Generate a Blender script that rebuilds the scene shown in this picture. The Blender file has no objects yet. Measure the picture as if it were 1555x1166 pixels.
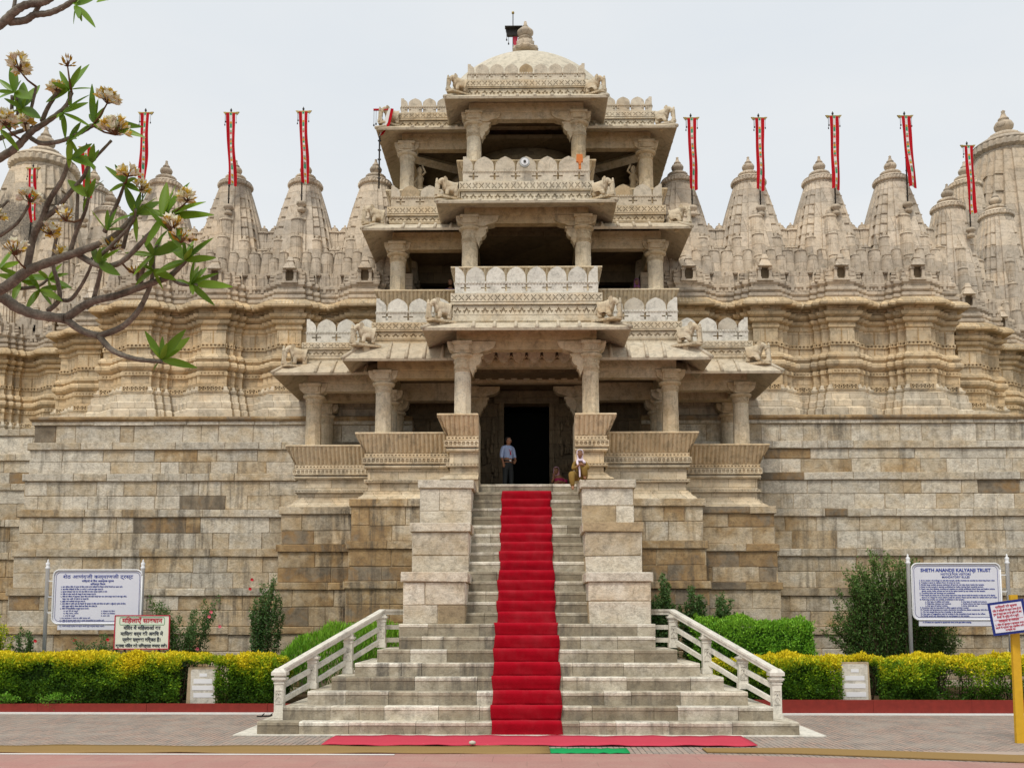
import bpy, math, random
from mathutils import Vector, Matrix, Euler
PI = math.pi
rnd = random.Random(11)
scn = bpy.context.scene
COL = scn.collection

# ------------------------------------------------------------------ camera
F = 1500.0          # focal length in photo pixels
CAMZ = 2.5
PITCH = math.radians(5.5)
YAW = math.radians(0.86)
CY = 790.6
cam_d = bpy.data.cameras.new('camera'); cam = bpy.data.objects.new('camera', cam_d); COL.objects.link(cam)
cam.location = (0, 0, CAMZ)
cam.rotation_euler = Euler((PI/2 + PITCH, 0, YAW), 'XYZ')
cam_d.sensor_width = 36; cam_d.lens = F/1555*36
cam_d.shift_y = (CY-583)/1555; cam_d.clip_end = 2000; cam_d.clip_start = .05
scn.camera = cam
RC = cam.rotation_euler.to_matrix()
def W(px, py, Y):
    d = RC @ Vector(((px-777.5)/F, (CY-py)/F, -1))
    t = Y/d.y
    return Vector((d.x*t, Y, CAMZ + d.z*t))
def Zp(py, Y, px=800): return W(px, py, Y).z
def Xp(px, Y, py=800): return W(px, py, Y).x

# ------------------------------------------------------------------ mesh builder
class MB:
    def __init__(s): s.v=[]; s.f=[]; s.t=[]; s.sm=[]; s.c=(.5,.5,.5)
    def add(s, vs, fs, sm=False, c=None):
        b=len(s.v); s.v += [tuple(v) for v in vs]; s.f += [tuple(b+i for i in f) for f in fs]
        s.t += [c or s.c]*len(vs); s.sm += [sm]*len(fs)
    def box(s, x0,x1,y0,y1,z0,z1, c=None, top=None):
        t = top or (0,0)   # inset of the top face (x, y)
        vs=[(x0,y0,z0),(x1,y0,z0),(x1,y1,z0),(x0,y1,z0),(x0+t[0],y0+t[1],z1),(x1-t[0],y0+t[1],z1),(x1-t[0],y1-t[1],z1),(x0+t[0],y1-t[1],z1)]
        s.add(vs,[(0,1,5,4),(1,2,6,5),(2,3,7,6),(3,0,4,7),(4,5,6,7),(3,2,1,0)],False,c)
    def xf(s, M, start=0):
        for i in range(start,len(s.v)): s.v[i]=tuple(M@Vector(s.v[i]))
    def lathe(s, prof, cx=0, cy=0, n=20, sm=True, flute=0, amp=0, frows=None, sq=0, rot=0, c=None, cap=True):
        vs=[];fs=[];m=len(prof)
        for j,(r,z) in enumerate(prof):
            for i in range(n):
                a=2*PI*i/n+rot; rr=r
                if flute and (frows is None or j in frows): rr=r*(1-amp*(.5+.5*math.cos(a*flute))) 
                if sq: # superellipse
                    ca,sa=abs(math.cos(a)),abs(math.sin(a)); rr=rr/((ca**sq+sa**sq)**(1/sq))
                vs.append((cx+rr*math.cos(a),cy+rr*math.sin(a),z))
        for j in range(m-1):
            for i in range(n):
                k=(i+1)%n; fs.append((j*n+i,j*n+k,(j+1)*n+k,(j+1)*n+i))
        if cap:
            fs.append(tuple((m-1)*n+i for i in range(n))); fs.append(tuple(n-1-i for i in range(n)))
        s.add(vs,fs,sm,c)
    def tube(s, pts, rad, n=8, sm=True, c=None):
        pts=[Vector(p) for p in pts]; vs=[];fs=[]
        if not hasattr(rad,'__len__'): rad=[rad]*len(pts)
        up=Vector((0,0,1)); prev=None
        for i,p in enumerate(pts):
            d=(pts[min(i+1,len(pts)-1)]-pts[max(i-1,0)]).normalized()
            if prev is None:
                a=d.cross(up)
                if a.length<.05: a=d.cross(Vector((1,0,0)))
                a.normalize()
            else:
                a=(prev-d*prev.dot(d)); a.normalize()
            prev=a; b=d.cross(a)
            for k in range(n):
                t=2*PI*k/n; vs.append(p+(a*math.cos(t)+b*math.sin(t))*rad[i])
        for i in range(len(pts)-1):
            for k in range(n):
                k2=(k+1)%n; fs.append((i*n+k,(i+1)*n+k,(i+1)*n+k2,i*n+k2))
        fs.append(tuple(range(n))); fs.append(tuple((len(pts)-1)*n+n-1-k for k in range(n)))
        s.add(vs,fs,sm,c)
    def prism(s, poly, o, u, w, n, d, c=None):
        """polygon in (u,w) plane at origin o, thick d along -n (front face towards n)"""
        o=Vector(o);u=Vector(u);w=Vector(w);n=Vector(n); m=len(poly)
        fr=[o+u*a+w*b for a,b in poly]; bk=[p-n*d for p in fr]
        fs=[tuple(range(m)),tuple(range(2*m-1,m-1,-1))]+[(i,i+m,(i+1)%m+m,(i+1)%m) for i in range(m)]
        s.add(fr+bk,fs,False,c)
    def sweep(s, path, prof, closed=False, sm=False, c=None, ends=True):
        """profile [(offset,z)] swept along a plan path; outward = right hand side"""
        n=len(path); P=[Vector(p) for p in path]; mit=[]
        for i in range(n):
            a=P[i]-P[i-1] if (i>0 or closed) else P[1]-P[0]
            b=P[(i+1)%n]-P[i] if (i<n-1 or closed) else P[-1]-P[-2]
            a=a.normalized(); b=b.normalized()
            na=Vector((a.y,-a.x)); nb=Vector((b.y,-b.x)); mm=(na+nb)
            if mm.length<1e-3: mm=na
            else: mm=mm/ max(.35,(1+na.dot(nb)))
            mit.append(mm)
        m=len(prof); vs=[];fs=[]
        for i in range(n):
            for o,z in prof: q=P[i]+mit[i]*o; vs.append((q.x,q.y,z))
        for i in range(n if closed else n-1):
            k=(i+1)%n
            for j in range(m-1): fs.append((i*m+j,k*m+j,k*m+j+1,i*m+j+1))
        if ends and not closed:
            fs.append(tuple(range(m-1,-1,-1))); fs.append(tuple((n-1)*m+j for j in range(m)))
        s.add(vs,fs,sm,c)
    def voxel(s, rows, o, u, n, width, height, depth, rep, c=None):
        """bitmap relief: '#' solid. rows top first. o = lower-left front corner, u along, n outward, repeated rep times"""
        o=Vector(o);u=Vector(u).normalized();n=Vector(n).normalized();w=Vector((0,0,1))
        R=len(rows); rr=[(r*rep) for r in rows]; C=len(rr[0]); cw=width/C; ch=height/R
        vs=[];fs=[]
        def quad(a,b,c_,d): 
            k=len(vs); vs.extend((a,b,c_,d)); fs.append((k,k+1,k+2,k+3))
        def P(i,j,dd=0): return o+u*(i*cw)+w*((R-j)*ch)-n*dd
        for j in range(R):
            i=0
            while i<C:
                if rr[j][i]=='#':
                    k=i
                    while k<C and rr[j][k]=='#': k+=1
                    quad(P(i,j+1),P(k,j+1),P(k,j),P(i,j))
                    quad(P(i,j+1,depth),P(i,j+1),P(i,j),P(i,j,depth))
                    quad(P(k,j+1),P(k,j+1,depth),P(k,j,depth),P(k,j))
                    i=k
                else: i+=1
            for i in range(C):
                if rr[j][i]=='#':
                    if j==0 or rr[j-1][i]!='#': quad(P(i,j),P(i+1,j),P(i+1,j,depth),P(i,j,depth))
                    if j==R-1 or rr[j+1][i]!='#': quad(P(i,j+1,depth),P(i+1,j+1,depth),P(i+1,j+1),P(i,j+1))
        s.add(vs,fs,False,c)
    def ashlar(s, o, u, n, L, z0, courses, pal, avg=.75, proud=0, top=0, gap=.007, seed=None):
        """courses of separate stone blocks on a wall face. o=(x,y) start, u/n 2D unit vectors"""
        o=Vector(o);u=Vector(u);n=Vector(n); z=z0
        for h in courses:
            x=0; ln=avg*(1.25 if h<.35 else .8)
            while x<L-1e-4:
                w=ln*rnd.uniform(.45,1.7)
                if L-x-w<ln*.45: w=L-x
                split=[(z,h)]
                t=pal(z+h/2)
                e=rnd.uniform(-.006,.01)+proud; g=gap; bv=rnd.uniform(.008,.02)
                x0,x1,za,zb=x+g,x+w-g,z+g,z+h-g
                cc=(t[0],rnd.random(),t[1])
                def P(a,b,d): q=o+u*a+n*d; return (q.x,q.y,b)
                j=[rnd.uniform(-.011,.011) for _ in range(4)]; jx=[rnd.uniform(-.014,.014)*(h>.3) for _ in range(4)]
                vs=[P(x0,za,-.05),P(x1,za,-.05),P(x1,zb,-.05),P(x0,zb,-.05),
                    P(x0+jx[0]*.8,za+j[0],e-bv),P(x1+jx[1]*.8,za+j[1],e-bv),P(x1+jx[2]*.8,zb+j[2],e-bv),P(x0+jx[3]*.8,zb+j[3],e-bv),
                    P(x0+bv+jx[0],za+bv+j[0]*1.2,e),P(x1-bv+jx[1],za+bv+j[1]*1.2,e),P(x1-bv+jx[2],zb-bv+j[2]*1.2,e),P(x0+bv+jx[3],zb-bv+j[3]*1.2,e)]
                fs=[(8,9,10,11)]+[(4+i,4+(i+1)%4,8+(i+1)%4,8+i) for i in range(4)]+[(i,(i+1)%4,4+(i+1)%4,4+i) for i in range(4)]
                s.add(vs,fs,False,cc); x+=w
            z+=h
    def build(s, name, mat, parent=None, local=False):
        me=bpy.data.meshes.new(name)
        off=Vector((0,0,0))
        if parent is not None and not local:
            p=parent
            while p is not None: off+=p.location; p=p.parent
        vs=[(v[0]-off.x,v[1]-off.y,v[2]-off.z) for v in s.v] if off.length else s.v
        me.from_pydata(vs,[],s.f)
        me.polygons.foreach_set('use_smooth',s.sm)
        at=me.attributes.new('tint','FLOAT_COLOR','POINT')
        buf=[]
        for c in s.t: buf.extend((c[0],c[1],c[2],1.0))
        at.data.foreach_set('color',buf)
        me.materials.append(mat); me.update()
        ob=bpy.data.objects.new(name,me); COL.objects.link(ob)
        if parent is not None: ob.parent=parent
        return ob

def tag(o,label=None,cat=None,group=None,kind=None):
    if label: o['label']=label
    if cat: o['category']=cat
    if group: o['group']=group
    if kind: o['kind']=kind
    return o
def thing(name,loc,label,cat,group=None,rz=0):
    o=bpy.data.objects.new(name,None); COL.objects.link(o); o.location=loc; o.rotation_euler=(0,0,rz); o.empty_display_size=.2
    return tag(o,label,cat,group)
def inst(name, data_ob, parent, loc=(0,0,0), scale=1, rz=0):
    c=data_ob.copy(); c.name=name; COL.objects.link(c); c.parent=parent; c.location=loc
    c.scale=(scale,)*3 if not hasattr(scale,'__len__') else scale; c.rotation_euler=(0,0,rz)
    return c
def copy_tree(o,parent=None,top=True):
    c=o.copy(); COL.objects.link(c); c.parent=parent
    for ch in list(o.children): copy_tree(ch,c)
    return c

# ------------------------------------------------------------------ materials
class NT:
    def __init__(s,name,rough=.8,spec=.3):
        s.m=bpy.data.materials.new(name); s.m.use_nodes=True; s.t=s.m.node_tree; s.t.nodes.clear()
        s.out=s.n('ShaderNodeOutputMaterial'); s.b=s.n('ShaderNodeBsdfPrincipled')
        s.b.inputs['Roughness'].default_value=rough; s.b.inputs['Specular IOR Level'].default_value=spec
        s.l(s.b.outputs[0],s.out.inputs[0])
    def n(s,t,**k):
        x=s.t.nodes.new(t)
        for a,b in k.items(): setattr(x,a,b)
        return x
    def l(s,a,b): s.t.links.new(a,b)
    def pos(s,scale=(1,1,1)):
        g=s.n('ShaderNodeNewGeometry'); m=s.n('ShaderNodeVectorMath',operation='MULTIPLY'); s.l(g.outputs['Position'],m.inputs[0]); m.inputs[1].default_value=scale
        return m.outputs[0]
    def obj(s,scale=(1,1,1)):
        g=s.n('ShaderNodeTexCoord'); m=s.n('ShaderNodeVectorMath',operation='MULTIPLY'); s.l(g.outputs['Object'],m.inputs[0]); m.inputs[1].default_value=scale
        return m.outputs[0]
    def noise(s,vec,scale,detail=6,rough=.6,dist=0):
        x=s.n('ShaderNodeTexNoise'); x.inputs['Scale'].default_value=scale; x.inputs['Detail'].default_value=detail
        x.inputs['Roughness'].default_value=rough; x.inputs['Distortion'].default_value=dist
        if vec is not None: s.l(vec,x.inputs['Vector'])
        return x.outputs['Fac']
    def ramp(s,fac,stops,interp='LINEAR'):
        x=s.n('ShaderNodeValToRGB'); x.color_ramp.interpolation=interp
        while len(x.color_ramp.elements)>1: x.color_ramp.elements.remove(x.color_ramp.elements[0])
        for i,(p,c) in enumerate(stops):
            e=x.color_ramp.elements[0] if i==0 else x.color_ramp.elements.new(p)
            e.position=p; e.color=(*c,1) if hasattr(c,'__len__') else (c,c,c,1)
        if fac is not None: s.l(fac,x.inputs[0])
        return x.outputs[0]
    def math(s,op,a,b=None,c=None,clamp=False):
        x=s.n('ShaderNodeMath',operation=op); x.use_clamp=clamp
        for i,v in enumerate((a,b,c)):
            if v is None: continue
            if isinstance(v,(int,float)): x.inputs[i].default_value=v
            else: s.l(v,x.inputs[i])
        return x.outputs[0]
    def mix(s,fac,a,b,mode='MIX'):
        x=s.n('ShaderNodeMix',data_type='RGBA',blend_type=mode)
        for k,v in ((0,fac),(6,a),(7,b)):
            if isinstance(v,(int,float)): x.inputs[k].default_value=v
            elif isinstance(v,tuple): x.inputs[k].default_value=(*v,1)
            else: s.l(v,x.inputs[k])
        return x.outputs[2]
    def tint(s):
        a=s.n('ShaderNodeAttribute',attribute_name='tint'); sp=s.n('ShaderNodeSeparateColor'); s.l(a.outputs['Color'],sp.inputs[0])
        return sp.outputs
    def bump(s,h,strength=.3,dist=.02):
        b=s.n('ShaderNodeBump'); b.inputs['Strength'].default_value=strength; b.inputs['Distance'].default_value=dist
        s.l(h,b.inputs['Height']); s.l(b.outputs[0],s.b.inputs['Normal'])
    def col(s,c):
        if isinstance(c,tuple): s.b.inputs['Base Color'].default_value=(*c,1)
        else: s.l(c,s.b.inputs['Base Color'])

def stone(name, stops, stain=.5, stain_col=(.10,.085,.065), ochre=.35, joints=None, rough=.78, bumps=.35, vein=.5, warm=(.50,.34,.17), carve=0, stain_lo=.56, bright=1.0, zband=None, mott=.6, bigm=.5, tone=(1.04,.985,.885)):
    m=NT(name,rough,.25); t=m.tint(); p=m.pos()
    off=m.n('ShaderNodeVectorMath',operation='ADD'); m.l(p,off.inputs[0])
    cmb=m.n('ShaderNodeCombineXYZ'); g7=m.math('MULTIPLY',t[1],37.0); m.l(g7,cmb.inputs[0]); m.l(g7,cmb.inputs[2]); m.l(cmb.outputs[0],off.inputs[1])
    big=m.noise(p,.35,4,.6); med=m.noise(off.outputs[0],1.6,6,.62,.6)
    f=m.math('ADD',t[0],m.math('MULTIPLY',m.math('SUBTRACT',med,.5),mott))
    f=m.math('ADD',f,m.math('MULTIPLY',m.math('SUBTRACT',big,.5),bigm),clamp=True)
    base=m.ramp(f,stops)
    # veins inside each block
    mp=m.n('ShaderNodeMapping'); mp.inputs['Scale'].default_value=(1.1,1.1,3.2); mp.inputs['Rotation'].default_value=(0,.5,0); m.l(off.outputs[0],mp.inputs[0])
    vn=m.noise(mp.outputs[0],2.2,7,.65,2.2)
    vr=m.ramp(vn,[(.30,0.0),(.46,.25),(.5,1.0),(.54,.25),(.72,0.0)])
    base=m.mix(m.math('MULTIPLY',vr,vein),base,m.mix(.6,base,(.20,.15,.10)))
    if ochre:
        on=m.ramp(m.noise(p,.9,5,.7,.8),[(.52,0.0),(.72,1.0)]); base=m.mix(m.math('MULTIPLY',on,ochre),base,warm)
    br=m.math('ADD',.80*bright,m.math('MULTIPLY',t[2],.4*bright)); 
    base=m.mix(1.0,base,m.n_rgb(br),'MULTIPLY')
    h=m.noise(p,14,8,.7)
    fine=m.noise(p,45,4,.6)
    gr=m.ramp(fine,[(.35,.93),(.65,1.05)]); base=m.mix(1.0,base,gr,'MULTIPLY')
    gm=m.noise(p,4.5,8,.78,.4); base=m.mix(1.0,base,m.ramp(gm,[(.36,.62),(.5,.96),(.68,1.10)]),'MULTIPLY')
    base=m.mix(1.0,base,tone,'MULTIPLY')
    # rain streaks: long vertical dark lichen runs with their own shape
    st=m.noise(m.pos((2.6,2.6,.22)),1.3,7,.68,.3); pat=m.noise(p,.28,3,.5)
    s2=m.math('MULTIPLY',m.ramp(st,[(stain_lo,0.0),(stain_lo+.13,1.0)]),m.ramp(pat,[(.42,0.1),(.62,1.0)]))
    s2=m.math('MULTIPLY',s2,m.ramp(h,[(.3,.4),(.6,1.0)]))
    base=m.mix(m.math('MULTIPLY',s2,stain),base,stain_col)
    if zband:
        sz=m.n('ShaderNodeSeparateXYZ'); m.l(p,sz.inputs[0]); zn=m.math('ADD',sz.outputs[2],m.math('MULTIPLY',m.math('SUBTRACT',m.noise(m.pos((1.5,1.5,.4)),1.1,6,.7),.5),5.0))
        zr_=m.ramp(m.math('DIVIDE',m.math('SUBTRACT',zn,zband[0]),zband[1]-zband[0]),[(0,0.0),(.2,1.0),(.8,1.0),(1.0,0.0)]); base=m.mix(m.math('MULTIPLY',zr_,m.math('MULTIPLY',.85,m.ramp(h,[(.35,.5),(.6,1.0)]))),base,(.035,.032,.03))
    hh=m.math('ADD',m.math('MULTIPLY',h,.8),m.math('MULTIPLY',fine,.12))
    if joints:
        bx=m.n('ShaderNodeTexBrick'); sx=m.n('ShaderNodeSeparateXYZ'); m.l(p,sx.inputs[0]); cb=m.n('ShaderNodeCombineXYZ')
        m.l(m.math('ADD',sx.outputs[0],m.math('MULTIPLY',sx.outputs[1],1.0)),cb.inputs[0]); m.l(sx.outputs[2],cb.inputs[1]); m.l(cb.outputs[0],bx.inputs['Vector'])
        bx.inputs['Scale'].default_value=1; bx.inputs['Brick Width'].default_value=joints[0]; bx.inputs['Row Height'].default_value=joints[1]
        bx.inputs['Mortar Size'].default_value=.006; bx.inputs['Color1'].default_value=(.74,.74,.74,1); bx.inputs['Color2'].default_value=(1.18,1.15,1.1,1); bx.inputs['Mortar'].default_value=(.35,.28,.2,1)
        bx.inputs['Bias'].default_value=.0; bx.offset=.37; bx.squash=1
        base=m.mix(.9,base,bx.outputs['Color'],'MULTIPLY'); hh=m.math('SUBTRACT',hh,m.math('MULTIPLY',bx.outputs['Fac'],.8))
    if carve:
        vo=m.n('ShaderNodeTexVoronoi',feature='F1'); vo.inputs['Scale'].default_value=carve; m.l(p,vo.inputs['Vector']); hh=m.math('ADD',hh,m.math('MULTIPLY',vo.outputs['Distance'],1.5))
    m.bump(hh,bumps,.03); m.col(base)
    return m.m
def n_rgb(s,v):
    c=s.n('ShaderNodeCombineColor'); 
    for i in range(3): s.l(v,c.inputs[i])
    return c.outputs[0]
NT.n_rgb=n_rgb

S_ASH=[(0,(.62,.59,.52)),(.18,(.57,.51,.405)),(.38,(.49,.395,.265)),(.52,(.38,.265,.135)),(.66,(.28,.18,.085)),(.80,(.23,.20,.155)),(1,(.12,.10,.075))]
S_CAR=[(0,(.60,.55,.46)),(.25,(.58,.495,.37)),(.5,(.55,.43,.275)),(.8,(.50,.345,.18)),(1,(.34,.25,.16))]
S_SPI=[(0,(.60,.56,.51)),(.35,(.565,.51,.44)),(.65,(.51,.44,.355)),(1,(.40,.335,.265))]
S_PAV=[(0,(.63,.585,.49)),(.35,(.575,.495,.37)),(.7,(.50,.39,.245)),(1,(.37,.27,.16))]
S_WHI=[(0,(.70,.68,.63)),(.4,(.64,.615,.55)),(.7,(.54,.50,.43)),(1,(.42,.36,.28))]
M_ASH=stone('ashlar stone',S_ASH,stain=.85,ochre=.22,vein=1.0,bumps=.7,stain_lo=.495,mott=.95,bigm=.95,tone=(1.12,1.09,1.02))
M_PED=stone('pale stair block stone',[(0,(.72,.69,.62)),(.2,(.66,.61,.52)),(.4,(.57,.49,.37)),(.6,(.45,.35,.22)),(1,(.28,.22,.15))],stain=.6,ochre=.25,vein=.9,bumps=.6,stain_lo=.56,mott=.7,bigm=.4,tone=(1.05,1.03,.97),stain_col=(.16,.14,.11))
M_ASHD=stone('black stained ashlar',S_ASH,stain=.95,ochre=.2,vein=.8,bumps=.6,stain_lo=.44,mott=.95,bigm=.5,stain_col=(.045,.04,.032))
M_CAR=stone('carved sandstone',S_CAR,tone=(1.09,1.07,1.02),stain=.6,ochre=.36,stain_lo=.53,joints=(.62,.47),vein=.3,warm=(.52,.32,.13))
M_SPI=stone('weathered spire stone',S_SPI,stain=.6,ochre=.25,vein=.4,joints=(1.1,.62),stain_col=(.13,.11,.085),mott=.7,bigm=.7,tone=(1.04,.995,.92),stain_lo=.55)
M_TOW=stone('dark topped tower stone',S_SPI,stain=.85,ochre=.2,vein=.3,joints=(1.3,.8),stain_col=(.06,.055,.05),stain_lo=.55,zband=(19.8,22.6))
M_PAV=stone('pavilion stone',S_PAV,tone=(1.09,1.05,.97),stain=.6,ochre=.38,vein=.5,mott=.9,bigm=.8,stain_lo=.54)
M_PAVJ=stone('jointed pavilion stone',S_PAV,tone=(1.1,1.06,.98),stain=.6,ochre=.38,vein=.5,mott=.9,bigm=.8,joints=(.85,.30))
M_TAN=stone('tan merlon stone',[(0,(.60,.565,.50)),(.4,(.52,.47,.39)),(.7,(.44,.36,.25)),(1,(.34,.25,.14))],stain=.5,ochre=.25,vein=.35)
M_WHI=stone('white marble',S_WHI,tone=(1.0,.99,.95),stain=.4,ochre=.06,vein=.35,stain_col=(.2,.17,.13))
M_KAK=stone('ochre carved stone',[(0,(.74,.66,.52)),(.4,(.68,.57,.41)),(.8,(.56,.43,.26)),(1,(.42,.31,.18))],stain=.5,ochre=.35,vein=.2,stain_lo=.52)
M_STEP=stone('worn step stone',[(0,(.78,.755,.69)),(.30,(.62,.58,.50)),(.55,(.40,.36,.285)),(1,(.22,.19,.14))],stain=.8,ochre=.08,vein=.7,mott=1.1,bigm=.8,tone=(1.02,1.0,.93),stain_col=(.10,.09,.075),stain_lo=.48)
M_CHJ=stone('eave slab stone',[(0,(.60,.57,.50)),(.5,(.48,.42,.33)),(1,(.33,.27,.2))],stain=.5,ochre=.2,vein=.3)
M_DOME=stone('dome plaster',[(0,(.60,.57,.50)),(1,(.50,.47,.40))],stain=.45,ochre=.05,vein=.1,bumps=.15)
M_RAIL=stone('pale railing marble',[(0,(.78,.76,.70)),(1,(.66,.63,.56))],stain=.15,ochre=0,vein=.15,bumps=.1,rough=.5,tone=(1,.99,.95))
M_MORT=stone('mortar',[(0,(.52,.44,.32)),(1,(.42,.34,.24))],stain=.5,ochre=.1,vein=0)
def plain(name,c,rough=.6,spec=.3,var=.15,sc=20,metal=0,bump=0):
    m=NT(name,rough,spec); p=m.obj(); nz=m.noise(p,sc,5,.6)
    m.col(m.mix(nz,tuple(x*(1-var) for x in c),tuple(min(1,x*(1+var)) for x in c))); m.b.inputs['Metallic'].default_value=metal
    if bump: m.bump(nz,bump,.01)
    return m.m
M_DARK=plain('black interior shade',(.012,.014,.012),.95,0,.3,3)  # near-black colour paints the unlit depth behind the openings
M_INT=stone('shaded interior stone',[(0,(.22,.18,.125)),(1,(.13,.10,.065))],stain=.3,ochre=.2,vein=.2,joints=(.9,.5))  # shade of the interiors is put into this darker stone colour
M_WPAINT=plain('white painted metal',(.74,.75,.76),.4,.4,.06,6)
M_BOARD=plain('sign board face',(.66,.67,.74),.35,.4,.05,3)
M_BLUE=plain('blue lettering',(.02,.05,.30),.5)
M_NAVY=plain('navy frame paint',(.012,.025,.17),.4)
M_RED=plain('red lettering',(.45,.02,.05),.5)
M_BLACK=plain('black lettering',(.04,.05,.07),.6)
M_CREAM=plain('cream sign face',(.70,.72,.62),.5,.3,.04,3)
M_GREEN=plain('green mat',(.02,.30,.09),.95,0,.25,60)
M_YEL=plain('yellow painted post',(.62,.36,.02),.55,.3,.2,8,0,.2)
M_KERB=plain('red kerb paint',(.21,.022,.014),.65,.3,.35,6,0,.2)
M_IRON=plain('dark iron',(.05,.045,.04),.5,.4,.3,10,.5)
M_BRASS=plain('aged brass',(.35,.25,.08),.4,.4,.2,10,.8)
M_TIN=plain('grey metal',(.4,.4,.38),.4,.4,.1,10,.6)
M_ORG=plain('orange plastic',(.60,.17,.03),.5)
M_SOIL=plain('soil',(.07,.05,.03),.95,0,.4,6,0,.4)
M_COIR=plain('brown coir',(.29,.19,.08),.95,0,.25,120,0,.5)
M_PINKM=plain('pink woven mat',(.50,.055,.085),.9,.05,.12,90,0,.3)
# ================================================================== PALETTES
def pal_wall(top,bot,white=.0):
    def f(z):
        k=(top-z)/(top-bot)          # 0 at the top
        r=rnd.random()
        if r<.04: a=rnd.uniform(.74,.88)
        elif r<.05+.13*k: a=rnd.uniform(.42,.6)
        else: a=rnd.uniform(-.14,.22)+.34*k
        return (a, rnd.uniform(.15,.85))
    return f
def pal_const(a,b,odd=.1):
    def f(z):
        return (rnd.uniform(.55,.8) if rnd.random()<odd else rnd.uniform(a,b), rnd.uniform(.25,.8))
    return f

def mass(name, x0,x1,yf,yb, ztop, zbot, ledges, pal, parent=None, side=(1,1), out=.10, lh=.27, course=.50, mat=None, lp=.07, avg=1.35):
    """battered ashlar mass: stages separated by projecting ledge courses. ledges = z of each ledge top (the first is the cap)"""
    mb=MB(); core=MB(); st=sorted([z for z in ledges if zbot<z<=ztop],reverse=True)
    lev=st+[zbot]
    for i in range(len(st)):
        e=out*i; zt=lev[i]; zl=zt-lh; zb=lev[i+1]
        X0=x0-(e if side[0] else 0); X1=x1+(e if side[1] else 0); Y=yf-e
        h=zl-zb
        if h<=0.05: continue
        n=max(1,round(h/course)); cs=[h/n*rnd.uniform(.82,1.18) for _ in range(n)]; k=h/sum(cs); cs=[c*k for c in cs]
        lx0=X0-(lp if side[0] else 0); lx1=X1+(lp if side[1] else 0)
        mb.ashlar((X0,Y),(1,0),(0,-1),X1-X0,zb,cs,pal,avg=avg)
        mb.ashlar((lx0,Y-lp),(1,0),(0,-1),lx1-lx0,zl,[lh],pal,avg=avg)
        core.box(X0+(.03 if side[0] else 0),X1-(.03 if side[1] else 0),Y+.028,yb,zb-.0,zl)
        core.box(lx0+.03,lx1-.03,Y-lp+.028,yb,zl,zt-.012)
        if side[0]:
            mb.ashlar((X0,yb),(0,-1),(-1,0),yb-Y,zb,cs,pal); mb.ashlar((X0-lp,yb),(0,-1),(-1,0),yb-Y+lp,zl,[lh],pal)
        if side[1]:
            mb.ashlar((X1,Y),(0,1),(1,0),yb-Y,zb,cs,pal); mb.ashlar((X1+lp,Y-lp),(0,1),(1,0),yb-Y+lp,zl,[lh],pal)
    a=mb.build(name,mat or M_ASH,parent); b=core.build('mortar_bed',M_MORT,a)
    b.location=(0,0,0)
    return a

# ================================================================== STAIRCASE
YS=21.0; TL=.35; NL=8; RL=Zp(947,23.45)/8; ZL=RL*8; YL=YS+TL*7      # lower flight
YU=YL+.95; TU=.30; NU=14; ZPLAT=Zp(735,28.6); RU=(ZPLAT-ZL)/15
stair=thing('entrance_staircase',(0,YS,0),'wide worn stone staircase climbing to the temple doorway','staircase')
def step_mesh(x,y0,y1,z0,z1,avg):
    """one step: a course of long slabs with rounded nosings and its tread"""
    mb=MB(); xx=-x
    while xx<x-1e-3:
        w=avg*rnd.uniform(.5,1.7)
        if x-xx-w<avg*.5: w=x-xx
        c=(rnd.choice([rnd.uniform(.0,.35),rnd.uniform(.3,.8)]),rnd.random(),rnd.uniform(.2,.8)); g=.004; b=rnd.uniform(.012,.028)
        a0,a1=xx+g,xx+w-g; d=rnd.uniform(-.008,.008)
        prof=[(y0+d,z0),(y0+d,z1-b-.06),(y0-.012+d,z1-b-.055),(y0-.012+d,z1-b),(y0+b*.4+d,z1-b*.25),(y0+b+d,z1),(y1,z1)]
        n=len(prof); vs=[(a0,p,q) for p,q in prof]+[(a1,p,q) for p,q in prof]
        fs=[(i,i+n,i+n+1,i+1) for i in range(n-1)]
        vs+=[(a0,y1,z0),(a1,y1,z0)]
        fs+=[tuple(range(n))+(2*n,),tuple(range(2*n-1,n-1,-1))[::1]+(2*n+1,)]
        b0=len(mb.v); mb.add(vs,fs,False,c)
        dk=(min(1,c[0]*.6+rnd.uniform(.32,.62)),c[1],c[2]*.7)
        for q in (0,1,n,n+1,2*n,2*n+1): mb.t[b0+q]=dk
        xx+=w
    return mb
for k in range(NL):
    xh=5.68-.45*k if k<7 else 3.03
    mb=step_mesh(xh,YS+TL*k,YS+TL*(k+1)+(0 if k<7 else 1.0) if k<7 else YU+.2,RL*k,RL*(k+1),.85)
    # side returns of the pyramid step
    if k<7:
        for sg in (-1,1):
            mb.box(min(sg*xh,sg*(xh-.6)),max(sg*xh,sg*(xh-.6)),YS+TL*k+.03,YU+.6,RL*k+.001,RL*(k+1)-.004,(rnd.uniform(.1,.5),rnd.random(),.5))
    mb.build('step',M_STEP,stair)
core=MB()
for k in range(NU):
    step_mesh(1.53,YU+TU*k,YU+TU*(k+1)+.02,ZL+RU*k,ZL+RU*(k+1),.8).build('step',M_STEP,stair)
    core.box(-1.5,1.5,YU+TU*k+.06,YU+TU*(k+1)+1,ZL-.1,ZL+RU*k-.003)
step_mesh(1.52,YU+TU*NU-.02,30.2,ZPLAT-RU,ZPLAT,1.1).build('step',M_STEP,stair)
core.box(-3.0,3.0,YL+.05,28.6,0,ZL-.006)
core.build('stair_core',M_MORT,stair)
mb=MB(); 
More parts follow.
